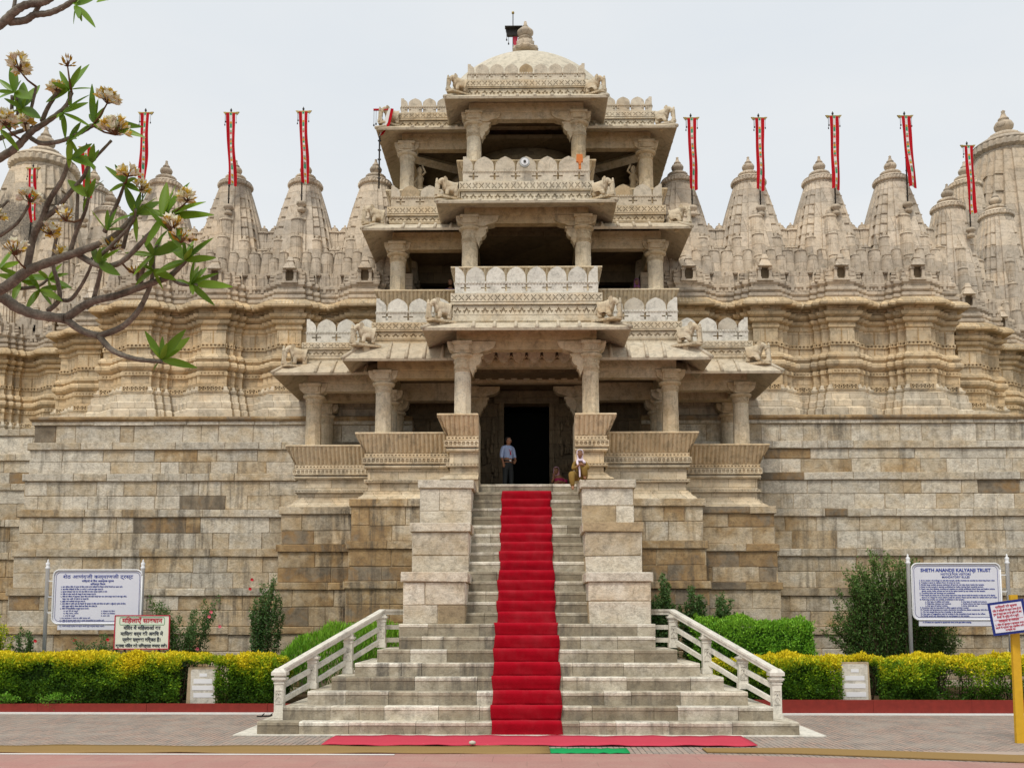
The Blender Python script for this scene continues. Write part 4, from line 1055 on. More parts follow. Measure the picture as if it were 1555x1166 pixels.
# ---- stone elephants leaning on a post, on a bracket slab
def elephant(loc,rz,label,s=1.0,first=[None]):
    if first[0] is None:
        t=thing('stone_elephant',(0,0,0),label,'statue','carved stone elephants')
        sl=MB(); sl.c=(.4,.5,.5)
        sl.prism([(-.52,-.2),(.46,-.2),(.62,0),(.46,.2),(-.52,.2)],(0,0,.0),(1,0,0),(0,1,0),(0,0,1),.09)
        sl.voxel(["##","#."],(-.5,-.215,-.09),(1,0,0),(0,-1,0),.96,.06,.03,9); sl.voxel(["##","#."],(.46,.215,-.09),(-1,0,0),(0,1,0),.96,.06,.03,9)
        sl.box(-.1,.12,-.1,.1,-.26,-.09); sl.build('bracket_slab',M_PAV,t,local=True)
        V=[(-.18,0,.42,(.20,.21)),(-.02,0,.46,(.225,.24)),(.12,0,.48,(.20,.21)),(.22,0,.58,.15),(.31,0,.66,.165),(.41,0,.60,.10),(.46,0,.50,.075),(.46,0,.40,.06),(.44,0,.31,.05),(.49,0,.26,.042),
           (-.22,.12,.24,.10),(-.23,.12,.03,.085),(-.22,-.12,.24,.10),(-.20,-.12,.03,.085),(.13,.12,.24,.09),(.16,.12,.03,.078),(.13,-.12,.24,.09),(.19,-.12,.05,.078)]
        E_=[(0,1),(1,2),(2,3),(3,4),(4,5),(5,6),(6,7),(7,8),(8,9),(0,10),(10,11),(0,12),(12,13),(2,14),(14,15),(2,16),(16,17)]
        skin('elephant_body',V,E_,M_PAV,t,2,col=(.3,.5,.5),root=1)
        e=MB(); e.c=(.35,.5,.5)
        for sg in (-1,1):
            e.prism([(0,.10),(-.07,.14),(-.17,.08),(-.19,-.05),(-.14,-.20),(-.06,-.16),(.0,-.06)],(.30,sg*.165,.66),(1,sg*.25,0),(0,0,1),(0,sg,0),.025)
        e.build('ear',M_PAV,t,local=True)
        k=MB(); k.c=(.35,.5,.5)
        for sg in (-1,1): k.tube([(.36,sg*.06,.5),(.44,sg*.075,.47),(.50,sg*.08,.50)],[.022,.018,.006],6)
        k.build('tusk',M_PAV,t,local=True)
        q=MB(); q.c=(.3,.5,.6); q.tube([(-.36,0,.50),(-.42,0,.36),(-.40,0,.2)],[.022,.018,.02],6); q.build('tail',M_PAV,t,local=True)
        p=MB(); p.c=(.25,.5,.5)
        p.box(.44,.62,-.09,.09,0,.12); p.box(.47,.60,-.07,.07,.12,.50,top=(.015,.015)); p.lathe([(.06,.50),(.07,.53),(.055,.57),(.045,.60),(.05,.64),(.03,.69),(0,.72)],.535,0,10,True)
        p.build('post',M_PAV,t,local=True)
        b=MB(); b.c=(.5,.4,.3); b.box(-.12,.05,-.205,.205,.30,.60,top=(.0,.05)); b.build('saddle_cloth',M_PAV,t,local=True)
        first[0]=t
    else:
        t=copy_tree(first[0]); t['label']=label
    t.location=loc; t.rotation_euler=(0,0,rz); t.scale=(s*.88,)*3
    return t
def eleph(px,py,Y,sg,label,s=1.0,ang=30,first=None):
    p=W(px,py,Y); elephant((p.x,Y,p.z),(PI+math.radians(ang)) if sg<0 else math.radians(-ang),label,s)
A=-1;B=1
eleph(452,556,31.2,-1,'stone elephant at the outer corner of the lowest porch eave, far left',.98)
eleph(1146,552,31.2,1,'stone elephant at the outer corner of the lowest porch eave, far right',.98)
eleph(556,524,29.6,-1,'stone elephant between the two white parapets of the lower left eaves',.95)
eleph(1042,523,29.6,1,'stone elephant between the two white parapets of the lower right eaves',.95)
eleph(671,487,28.1,-1,'stone elephant at the left end of the first floor carved balcony',.92)
eleph(921,485,28.1,1,'stone elephant at the right end of the first floor carved balcony',.92)
eleph(571,342,32.9,-1,'stone elephant at the outer left corner of the middle storey eave',.95)
eleph(1028,342,32.9,1,'stone elephant at the outer right corner of the middle storey eave',.95)
eleph(682,301,31.5,-1,'stone elephant left of the second floor carved balcony',.95)
eleph(912,301,31.5,1,'stone elephant right of the second floor carved balcony',.95)
eleph(594,190,35.2,-1,'stone elephant at the outer left corner of the top side eave',.95)
eleph(1006,190,35.2,1,'stone elephant against the sky at the outer right corner of the top side eave',.95)
eleph(697,142,33.9,-1,'stone elephant at the left corner of the topmost eave',.92)
eleph(901,143,33.9,1,'stone elephant at the right corner of the topmost eave',.92)

# ================================================================== TEMPLE BANNERS
def cloth_mat():
    m=NT('banner cloth',.85,.1); t=m.tint()
    c=m.ramp(t[0],[(0,(.43,.008,.015)),(.18,(.72,.70,.66)),(.34,(.55,.30,.03)),(.5,(.05,.33,.17)),(.66,(.30,.42,.25)),(.82,(.55,.12,.10)),(.95,(.25,.22,.15))],'CONSTANT')
    nz=m.noise(m.pos(),40,3,.5); c=m.mix(1.0,c,m.ramp(nz,[(.3,.8),(.7,1.1)]),'MULTIPLY'); m.col(c); return m.m
M_BAN=cloth_mat()
def banner(px,ptop,pbot,Y,label,w=.40,lean=0,kick=0,flat=0,pole_to=None,twist=0):
    T=W(px,ptop,Y); Bm=W(px+lean,pbot,Y); pz=Zp(pole_to or (pbot+28),Y)
    base=W(px-3+0*lean,pbot+ (10),Y)
    t=thing('temple_flag',(T.x,Y,pz),label,'flag','red banners on poles')
    m=MB(); m.tube([(T.x-.02,Y+.06,pz),(T.x-.02,Y+.06,T.z+.12)],.028,8)
    zz=pz+.3
    while zz<T.z: m.box(T.x-.055,T.x+.015,Y+.03,Y+.09,zz,zz+.03); zz+=.5
    m.lathe([(.03,T.z+.1),(.045,T.z+.14),(.0,T.z+.24)],T.x-.02,Y+.06,8); m.build('pole',M_IRON,t)
    m=MB(); m.box(T.x-w*.62,T.x+w*.62,Y-.02,Y+.03,T.z-.04,T.z+.03); m.prism([(0,-.07),(.09,.05),(-.02,.05)],(T.x+w*.66,Y,T.z),(1,0,0),(0,0,1),(0,-1,0),.05); m.prism([(0,-.07),(.02,.05),(-.09,.05)],(T.x-w*.66,Y,T.z),(1,0,0),(0,0,1),(0,-1,0),.05)
    m.build('crossbar',M_BRASS,t)
    m=MB()
    for q,l in ((-.66,.42),(-.58,.3),(.64,.34)):
        m.tube([(T.x+w*q,Y-.03,T.z-.03),(T.x+w*q,Y-.03,T.z-.03-l)],.006,4); m.lathe([(.02,T.z-.09-l),(.025,T.z-.05-l),(.01,T.z-.02-l)],T.x+w*q,Y-.03,6)
    m.build('bell_string',M_IRON,t)
    L=T.z-Bm.z; n=34; cols=[0,.32,.38,.62,.68,1.0]; m=MB()
    seq=[.52,.2,.36,.52,.68,.2,.96,.52,.36,.85,.2,.36,.96,.52,.2,.68,.36]
    ph=rnd.random()*6
    def pt(u,v):
        x=T.x+(u-.5)*w*(1-.12*v+.05*math.sin(v*7+ph))+(Bm.x-T.x)*(v**1.4)+.02*math.sin(v*9+ph)*v
        y=Y-.05-.05*math.sin(u*5+v*6+ph)*(.3+v)-.10*kick*v
        return (x,y,T.z-.02-L*v+ .03*math.sin(u*3+ph)*v)
    for i in range(n):
        for (a,b,k) in ((0,.355,0),(.355,.385,1),(.385,.615,2),(.615,.645,1),(.645,1,0)):
            v0,v1=i/n,(i+1)/n
            tv=.05 if k==0 else (.2 if k==1 else seq[(i//2)%len(seq)])
            if k==2 and i%2==1: tv=seq[(i//2+5)%len(seq)] if i%4==1 else .2
            s=3 if k==0 else 1
            for q in range(s):
                a0=a+(b-a)*q/s; b0=a+(b-a)*(q+1)/s
                m.add([pt(a0,v1),pt(b0,v1),pt(b0,v0),pt(a0,v0)],[(0,1,2,3)],True,(tv+.01,.5,.5))
    m.build('banner_cloth',M_BAN,t)
    # stone socket
    m=MB(); m.c=(.5,.5,.4); m.lathe([(.02,pz-.35),(.14,pz-.32),(.16,pz-.22),(.08,pz-.17),(.1,pz-.12),(.19,pz-.06),(.19,pz+.02),(.1,pz+.07)],T.x-.02,Y+.06,12); m.build('pole_socket',M_SPI,t)
    return t
YB_=35.75
for (px,pt_,pb,Y,w,lean,lab) in ((221,172,278,YB_,.33,-4,'red banner over the fourth left spire, beside the flower cluster'),(351,172,282,YB_,.33,3,'straight red banner hanging over the third spire left of the pavilion'),(461,170,278,YB_,.33,4,'red banner over the second spire left of the pavilion'),
      (1050,180,288,YB_,.33,4,'red banner next to the right corner of the top eave'),(1153,180,289,YB_,.33,2,'red banner over the second spire right of the pavilion'),(1266,177,288,YB_,.33,3,'red banner over the third spire right of the pavilion'),(1375,177,285,YB_,.33,11,'leaning red banner over the fourth spire right of the pavilion'),
      (1470,222,324,39.0,.34,7,'red banner in front of the great right tower'),(131,224,300,39.0,.40,2,'red banner behind the flowering branches, over the left corner spire'),(50,256,336,39.5,.34,1,'short faded banner low on the great left tower')):
    banner(px,pt_,pb,Y,lab,w=w,lean=lean)
# furled streamer and pole left of the top storey
p=W(577,167,35.0); t=thing('temple_flag',(p.x,35.0,Zp(270,35)),'red and white streamer twisted on the pole beside the top left elephant','flag')
m=MB(); m.tube([(p.x,35,Zp(285,35)),(p.x,35,p.z+.1)],.03,8); 
for q in range(7): m.box(p.x-.06,p.x+.06,34.97,35.03,p.z-.5-q*.36,p.z-.46-q*.36)
m.build('pole',M_IRON,t)
m=MB(); m.box(p.x-.24,p.x+.34,34.97,35.03,p.z-.03,p.z+.03,(.05,.5,.5)); m.build('crossbar',M_BAN,t)
m=MB()
for (pp,cc) in (([(.34,0),(.42,0),(.32,-.55),(.02,-1.05),(.0,-1.05),(.14,-.55)],.22),([(.42,0),(.52,-.02),(.40,-.6),(.14,-1.0),(.03,-1.05),(.31,-.55)],.06)): m.prism(pp,(p.x,34.9,p.z),(1,0,0),(0,0,1),(0,-1,0),.03,(cc,.5,.5))
m.build('streamer',M_BAN,t)
m=MB()
for q,l in ((-.22,.55),(-.14,.5),(.1,.35)): m.tube([(p.x+q,35,p.z),(p.x+q,35,p.z-l)],.007,4); m.lathe([(.03,p.z-l-.08),(.03,p.z-l-.03),(.01,p.z-l)],p.x+q,35,6)
m.build('bell_string',M_IRON,t)

# small fixtures on the second floor balcony
p=W(797,246,34.0); t=thing('flood_lamp',(p.x,33.75,p.z),'round white lamp fixed on the middle merlon of the second floor balcony','lamp')
def disc(name,r,x,y,z,th,mat,par):
    m=MB(); m.prism([(math.cos(i*PI/10)*r,math.sin(i*PI/10)*r) for i in range(20)],(x,y,z),(1,0,0),(0,0,1),(0,-1,0),th); return m.build(name,mat,par)
disc('lamp_rim',.17,p.x,31.60,Zp(246,31.6),.10,M_TIN,t); disc('lamp_face',.12,p.x,31.575,Zp(246,31.6),.03,M_WPAINT,t); disc('lamp_eye',.045,p.x,31.55,Zp(246,31.6),.03,M_IRON,t)
t.location=(p.x,31.6,Zp(246,31.6))
for ch in t.children:
    ch.location=Vector((0,0,0)); 
    for v in ch.data.vertices: v.co=v.co+Vector((p.x-p.x,33.75-31.6,p.z-Zp(246,31.6)))
p=W(880,241,31.55); m=MB(); m.box(p.x-.11,p.x+.11,31.5,31.6,p.z-.12,p.z+.13,top=(.01,0)); m.box(p.x-.03,p.x+.05,31.52,31.58,p.z-.36,p.z-.12); m.prism([(-.05,0),(.07,0),(.03,-.1),(-.01,-.1)],(p.x,31.5,p.z-.12),(1,0,0),(0,0,1),(0,-1,0),.06)
o=m.build('orange_shovel',M_ORG); tag(o,'orange plastic shovel standing upside down against the second floor balcony','shovel')

# ================================================================== PEOPLE
def skinmat(name,c):
    m=NT(name,.55,.35); nz=m.noise(m.obj(),12,4,.5); m.col(m.mix(nz,tuple(x*.85 for x in c),tuple(x*1.15 for x in c))); m.b.inputs['Subsurface Weight'].default_value=.05; return m.m
M_SKIN=skinmat('brown skin',(.27,.13,.07)); M_HAIR=plain('black hair',(.012,.01,.009),.5)
M_SHIRT=plain('light blue shirt',(.32,.41,.62),.8,.1,.1,8,0,.3); M_TROU=plain('dark trousers',(.018,.022,.024),.8)
M_OLIVE=plain('olive brown cloth',(.23,.145,.04),.85,.1,.25,6,0,.3); M_SCARF=plain('white pink scarf',(.72,.62,.70),.8,.1,.12,6,0,.3); M_MAG=plain('magenta patterned cloth',(.40,.03,.11),.8,.1,.5,14); M_LEATH=plain('black leather',(.02,.02,.02),.4)
M_PINKS=plain('pink printed scarf',(.55,.30,.38),.8,.1,.5,22); M_PURP=plain('purple patterned scarf',(.28,.10,.24),.8,.1,.5,14); M_DBLUE=plain('deep blue cloth',(.03,.03,.22),.8)
M_EYE=plain('eye white',(.6,.58,.55),.3); M_LIP=plain('lip',(.28,.08,.06),.5)
def hand(V,E_,wi,d,up,s=1,curl=.4,side=1):
    """append a palm, four fingers and a thumb to a skin skeleton. wi=wrist index"""
    w=Vector(V[wi][:3]); d=Vector(d).normalized(); up=Vector(up).normalized(); sd=d.cross(up).normalized()*side
    pi=len(V); c=w+d*.05*s; V.append((*c,.024*s)); E_.append((wi,pi))
    for k,(o,l) in enumerate(((-.03,.062),(-.01,.074),(.01,.070),(.03,.055))):
        b=w+d*.085*s+sd*o*s; q=b+d*l*.5*s-up*l*curl*.25*s; e=q+d*l*.42*s*(1-curl*.5)-up*l*curl*.5*s
        i=len(V); V+= [(*b,.0105*s),(*q,.009*s),(*e,.0075*s)]; E_+=[(pi,i),(i,i+1),(i+1,i+2)]
    b=w+d*.035*s-sd*.035*s; q=b+d*.03*s-sd*.025*s-up*.01*s; e=q+d*.03*s-up*.012*s
    i=len(V); V+=[(*b,.012*s),(*q,.0105*s),(*e,.009*s)]; E_+=[(pi,i),(i,i+1),(i+1,i+2)]
def head(t,c,yaw,s=1.0,hair='short',tilt=0):
    """head centred at c facing -y rotated by yaw"""
    M=Matrix.Translation(c)@Matrix.Rotation(yaw,4,'Z')@Matrix.Rotation(tilt,4,'X')@Matrix.Scale(s,4)
    m=MB(); 
    prof=[(.0,-.118),(.032,-.112),(.050,-.095),(.062,-.06),(.071,-.02),(.076,.02),(.077,.05),(.069,.085),(.047,.112),(.0,.122)]
    m.lathe(prof,0,0,20,True,cap=False)
    m.v=[(x,y*1.2+(.008 if z>.0 else -.004)-(.012 if z<-.07 and y<0 else 0),z) for x,y,z in m.v]
    st=len(m.v); m.prism([(-.012,-.03),(.012,-.03),(.016,-.022),(.005,.028),(-.005,.028),(-.016,-.022)],(0,-.108,-.012),(1,0,0),(0,.18,1),(0,-1,0),.035)
    for sg in (-1,1): m.lathe([(.003,-.03),(.012,-.022),(.015,.0),(.012,.02),(.002,.03)],sg*.078,.005,8,True)
    m.xf(M); f=m.build('face',M_SKIN,t)
    e=MB()
    for sg in (-1,1): e.lathe([(.001,.012),(.011,.018),(.013,.024),(.010,.03),(.001,.034)],sg*.030,-.082,8,True)
    e.xf(M); e.build('eyes',M_EYE,f); e=MB()
    for sg in (-1,1): e.box(sg*.030-.006,sg*.030+.006,-.099,-.09,.018,.030); e.box(sg*.031-.018,sg*.031+.018,-.096,-.088,.042,.049)
    e.xf(M); e.build('eyebrows',M_HAIR,f); e=MB(); e.box(-.022,.022,-.090,-.075,-.066,-.054); e.xf(M); e.build('mouth',M_LIP,f)
    h=MB(); hp=[(.079,-.01),(.085,.03),(.084,.06),(.075,.095),(.052,.122),(.0,.134)] ; h.lathe(hp,0,0,20,True,cap=False); h.v=[(x,(y*1.18+.014) if y>-.0 or z>.085 else y*.55+.018,z if y>0 else max(z,.055)) for x,y,z in h.v]
    h.xf(M); h.build('hair',M_HAIR,t)
    return f
# --- guard standing in the doorway, turned towards the right
gx,gy=Xp(771,30.5),30.5; gz=ZPLAT
g=thing('person',(gx,gy,gz),'man in light blue shirt and dark trousers standing in the doorway, looking right','person')
V=[(0,0,.92,(.135,.10)),(0,0,1.10,(.145,.105)),(0,0,1.28,(.155,.105)),(0,-.005,1.41,(.12,.08)),(0.01,-.01,1.49,.052),(.012,-.02,1.56,.05),
   (-.085,0,.86,.09),(-.10,-.01,.48,.062),(-.11,.0,.09,.045),(-.12,-.09,.035,.035),(-.125,-.16,.025,.025),
   (.085,0,.86,.09),(.11,-.02,.48,.062),(.12,.0,.09,.045),(.16,-.08,.035,.035),(.18,-.14,.025,.025),
   (-.19,0,1.38,.055),(-.235,.01,1.12,.043),(-.215,-.07,.90,.030),
   (.19,0,1.38,.055),(.25,.0,1.13,.043),(.21,-.13,.98,.030)]
E_=[(0,1),(1,2),(2,3),(3,4),(4,5),(0,6),(6,7),(7,8),(8,9),(9,10),(0,11),(11,12),(12,13),(13,14),(14,15),(3,16),(16,17),(17,18),(3,19),(19,20),(20,21)]
hand(V,E_,18,(.1,-.2,-1),(0,-1,0),1,.5); hand(V,E_,21,(-.6,-.3,-.5),(0,-1,0),1,.8,-1)
RZ=math.radians(35)
def place(V,c,rz=0): 
    M=Matrix.Rotation(rz,4,'Z'); return [(*(M@Vector(v[:3])),v[3]) for v in V]
skin('body',place(V,0,RZ),E_,M_SKIN,g,2)
V=[(0,0,.975,(.15,.115)),(0,0,1.12,(.17,.13)),(0,0,1.29,(.175,.125)),(0,-.005,1.41,(.13,.09)),(0.005,-.008,1.46,.065),(-.19,0,1.385,.075),(-.235,.01,1.13,.062),(-.225,-.02,1.04,.058),(.19,0,1.385,.075),(.25,.0,1.14,.062),(.245,-.03,1.06,.056)]
skin('shirt',place(V,0,RZ),[(0,1),(1,2),(2,3),(3,4),(3,5),(5,6),(6,7),(3,8),(8,9),(9,10)],M_SHIRT,g,2)
V=[(0,0,.97,(.15,.115)),(0,0,.88,(.155,.12)),(-.09,0,.80,.11),(-.105,-.01,.48,.083),(-.115,0,.10,.072),(.09,0,.80,.11),(.115,-.02,.48,.083),(.125,0,.10,.072)]
tr=skin('trousers',place(V,0,RZ),[(0,1),(1,2),(2,3),(3,4),(1,5),(5,6),(6,7)],M_TROU,g,2)
m=MB(); m.lathe([(.168,.955),(.174,.96),(.174,.998),(.168,1.003)],0,0,20,True); m.v=[(x,y*.80,z) for x,y,z in m.v]; m.xf(Matrix.Rotation(RZ,4,'Z')); m.build('belt',M_LEATH,g,local=True)
m=MB(); m.box(-.03,.03,-.152,-.135,.955,1.003); m.xf(Matrix.Rotation(RZ,4,'Z')); m.build('belt_buckle',M_WPAINT,g,local=True)
m=MB(); m.tube([(-.06,-.10,1.42),(-.02,-.15,1.28),(.0,-.155,1.22)],.008,5); m.tube([(.06,-.10,1.42),(.03,-.15,1.28),(.0,-.155,1.22)],.008,5); m.box(-.02,.02,-.165,-.155,1.16,1.22); m.xf(Matrix.Rotation(RZ,4,'Z')); m.build('lanyard',M_RED,g,local=True)
hd=head(g,Vector((gx,gy,gz))+Matrix.Rotation(RZ,3,'Z')@Vector((.012,-.02,1.615)),math.radians(62),.98)
# --- woman sitting on the right pedestal block
wx,wy=Xp(882,27.2),27.32; wz=ZB[2]
g=thing('person',(wx,wy,wz),'young woman in olive clothes and white scarf sitting on the right stair block, hands clasped','person')
V=[(0,.18,.11,(.15,.13)),(0,.16,.27,(.13,.10)),(0,.12,.42,(.135,.10)),(0,.10,.52,(.10,.07)),(0,.07,.60,.043),(0,.05,.65,.04),
   (-.10,.10,.10,.095),(-.24,-.16,.16,.07),(-.22,-.20,-.22,.048),(-.22,-.27,-.27,.034),(-.22,-.34,-.29,.024),
   (.10,.08,.10,.09),(.10,-.18,.36,.068),(.12,-.10,.06,.048),(.12,-.18,.03,.034),(.12,-.25,.025,.024),
   (-.16,.10,.49,.048),(-.20,-.04,.30,.038),(-.04,-.20,.40,.027),(.16,.10,.49,.048),(.21,-.06,.32,.038),(.06,-.22,.41,.027)]
E_=[(0,1),(1,2),(2,3),(3,4),(4,5),(0,6),(6,7),(7,8),(8,9),(9,10),(0,11),(11,12),(12,13),(13,14),(14,15),(3,16),(16,17),(17,18),(3,19),(19,20),(20,21)]
hand(V,E_,18,(1,-.2,.25),(0,-1,0),.9,.7); hand(V,E_,21,(-1,-.2,.2),(0,-1,0),.9,.7,-1)
skin('body',V,E_,M_SKIN,g,2)
V=[(0,.17,.12,(.18,.15)),(0,.16,.28,(.155,.12)),(0,.12,.43,(.155,.115)),(0,.10,.52,(.11,.08)),(-.16,.10,.49,.065),(-.205,-.04,.30,.056),(-.09,-.15,.36,.044),(.16,.10,.49,.065),(.215,-.06,.32,.056),(.11,-.17,.37,.044)]
skin('tunic',V,[(0,1),(1,2),(2,3),(3,4),(4,5),(5,6),(3,7),(7,8),(8,9)],M_OLIVE,g,2)
V=[(0,.16,.12,(.17,.13)),(-.12,.08,.12,.12),(-.25,-.16,.17,.105),(-.24,-.20,-.03,.085),(-.22,-.20,-.20,.06),(.12,.06,.13,.115),(.10,-.18,.37,.10),(.12,-.13,.2,.085),(.12,-.10,.08,.065)]
skin('loose_trousers',V,[(0,1),(1,2),(2,3),(3,4),(0,5),(5,6),(6,7),(7,8)],M_OLIVE,g,2)
head(g,Vector((wx,wy+.04,wz+.745)),math.radians(-4),.92)
m=MB(); pr=[(.10,-.20),(.085,-.14),(.088,-.05),(.098,.02),(.098,.07),(.085,.11),(.055,.140),(.0,.152)]
m.lathe(pr,0,0,24,True,cap=False); m.v=[(x*.98,(y*1.15+.03 if y>-.01 else .0),z-.01) for x,y,z in m.v]
m.v=[(x+wx,y+wy+.04,z+wz+.745) for x,y,z in m.v]; m.build('head_scarf',M_SCARF,g)
V=[(-.08,-.0,.57,.03),(-.085,-.06,.48,.038),(-.05,-.12,.40,.03),(-.02,-.13,.28,.026),(-.02,-.16,.06,.022),(.08,-.0,.57,.032),(.11,-.04,.50,.045),(.15,.0,.48,.045),(0,-.03,.56,.035)]
skin('scarf_drape',V,[(8,0),(0,1),(1,2),(2,3),(3,4),(8,5),(5,6),(6,7)],M_SCARF,g,2,root=8)
# --- woman crouching in the shade beside the door
cx_,cy_=Xp(849,30.9),30.9
g=thing('person',(cx_,cy_,ZPLAT),'person in magenta cloth crouching in the shade right of the doorway','person')
V=[(.06,.05,.2,(.17,.15)),(.03,.02,.4,(.15,.12)),(-.02,-.02,.52,(.11,.09)),(-.06,-.05,.6,.05),(-.1,-.2,.35,.08),(-.12,-.1,.1,.06),(.12,-.2,.33,.08),(.12,-.12,.1,.06),(-.16,-.05,.48,.05),(-.22,-.14,.34,.04),(-.16,-.18,.52,.028),(.16,-.02,.46,.05),(.2,-.14,.32,.04),(.06,-.24,.36,.028)]
E_=[(0,1),(1,2),(2,3),(0,4),(4,5),(0,6),(6,7),(2,8),(8,9),(9,10),(2,11),(11,12),(12,13)]
hand(V,E_,10,(.1,-.1,1),(0,-1,0),.9,.5); hand(V,E_,13,(-1,-.1,.1),(0,-1,0),.9,.5)
skin('body',V,E_,M_SKIN,g,2)
V=[(.08,.05,.16,(.22,.18)),(.06,.0,.36,(.18,.15)),(.0,-.02,.50,(.13,.10)),(-.05,-.2,.22,.14),(.16,-.18,.24,.15),(.18,-.02,.44,.08),(.22,-.13,.32,.06),(-.16,-.04,.46,.06)]
skin('magenta_wrap',V,[(0,1),(1,2),(0,3),(0,4),(2,5),(5,6),(2,7)],M_MAG,g,2)
head(g,Vector((cx_-.09,cy_-.09,ZPLAT+.71)),math.radians(-30),.92)
m=MB(); m.lathe([(.14,-.22),(.1,-.12),(.098,.02),(.095,.08),(.055,.135),(.0,.15)],0,0,20,True,cap=False); m.v=[(x+cx_-.08,(y*1.1+.03 if y>-.03 or z>.11 else -.01)+cy_-.07,z+ZPLAT+.71) for x,y,z in m.v]; m.build('head_scarf',M_PINKS,g)
# --- two visitors whose heads show over the middle storey parapets
for (px,py,Y,mat,lab,hair) in ((967,431,34.3,M_PURP,'visitor with purple patterned head scarf behind the right middle storey parapet',0),(684,431,34.3,M_DBLUE,'visitor in deep blue just showing beside the first floor balcony',1)):
    p=W(px,py,Y); fz=zk21-1.1; H_=p.z+.1-fz
    g=thing('person',(p.x,Y,fz),lab,'person'); k=H_/1.6
    V=[(0,0,.9*k,(.14,.1)),(0,0,1.2*k,(.15,.1)),(0,0,1.34*k,(.11,.08)),(0,0,1.44*k,.05),(-.09,0,.8*k,.09),(-.1,0,.45*k,.06),(-.1,0,.06,.045),(.09,0,.8*k,.09),(.1,0,.45*k,.06),(.1,0,.06,.045),(-.19,0,1.3*k,.05),(-.24,0,1.05*k,.04),(-.2,-.12,.95*k,.03),(.19,0,1.3*k,.05),(.24,0,1.05*k,.04),(.2,-.12,.95*k,.03)]
    E_=[(0,1),(1,2),(2,3),(0,4),(4,5),(5,6),(0,7),(7,8),(8,9),(2,10),(10,11),(11,12),(2,13),(13,14),(14,15)]
    hand(V,E_,12,(0,-.3,-1),(0,-1,0)); hand(V,E_,15,(0,-.3,-1),(0,-1,0),1,.4,-1)
    skin('body',V,E_,M_SKIN,g,1)
    V=[(0,0,.5*k,(.2,.16)),(0,0,.9*k,(.18,.14)),(0,0,1.2*k,(.18,.13)),(0,0,1.36*k,(.12,.09)),(-.2,0,1.3*k,.07),(-.245,0,1.05*k,.06),(.2,0,1.3*k,.07),(.245,0,1.05*k,.06)]
    skin('dress',V,[(0,1),(1,2),(2,3),(3,4),(4,5),(3,6),(6,7)],mat,g,1)
    c=Vector((p.x,Y,fz+1.56*k)); head(g,c,math.radians(20 if hair==0 else -30),.95)
    if hair==0:
        m=MB(); m.lathe([(.13,-.2),(.095,-.12),(.10,.02),(.096,.08),(.056,.138),(.0,.152)],0,0,20,True,cap=False); m.v=[(x+c.x,(y*1.15+.02 if y>-.03 or z>.11 else -.02)+c.y,z+c.z) for x,y,z in m.v]; m.build('head_scarf',mat,g)

# ================================================================== SIGNS
import re
def hi(s): return re.sub('((?:[\u0915-\u0939]\u093c?\u094d)*[\u0915-\u0939]\u093c?)\u093f','\u093f\\1',s)
def text_ob(name,s,size,x,y,z,mat,parent,wmax=None,align='CENTER',rot=None,sy=1,bold=0,off=0):
    cu=bpy.data.curves.new(name,'FONT'); cu.body=hi(s); cu.size=size; cu.align_x=align; cu.extrude=.002; cu.offset=bold; cu.resolution_u=2
    o=bpy.data.objects.new(name,cu); COL.objects.link(o); bpy.context.view_layer.update()
    me=bpy.data.meshes.new_from_object(o.evaluated_get(bpy.context.evaluated_depsgraph_get())); wd=o.dimensions.x
    bpy.data.objects.remove(o); me.materials.clear(); me.materials.append(mat); me.name=name
    r=bpy.data.objects.new(name,me); COL.objects.link(r); r.parent=parent
    sx=min(1,wmax/wd) if wmax and wd>0 else 1
    if wmax and wmax<0: sx=-wmax/wd
    r.scale=(sx,sy,1); r.rotation_euler=(PI/2,0,0); r.location=Vector((x,y,z))-parent.location
    return r
def rounded(w,h,r,n=6,sq_bottom=False):
    pts=[]
    for (cx,cy,a0) in ((w/2-r,h/2-r,0),(-w/2+r,h/2-r,PI/2),(-w/2+r,-h/2+r,PI),(w/2-r,-h/2+r,1.5*PI)):
        for i in range(n+1): a=a0+PI/2*i/n; pts.append((cx+r*math.cos(a),cy+r*math.sin(a)))
    return pts
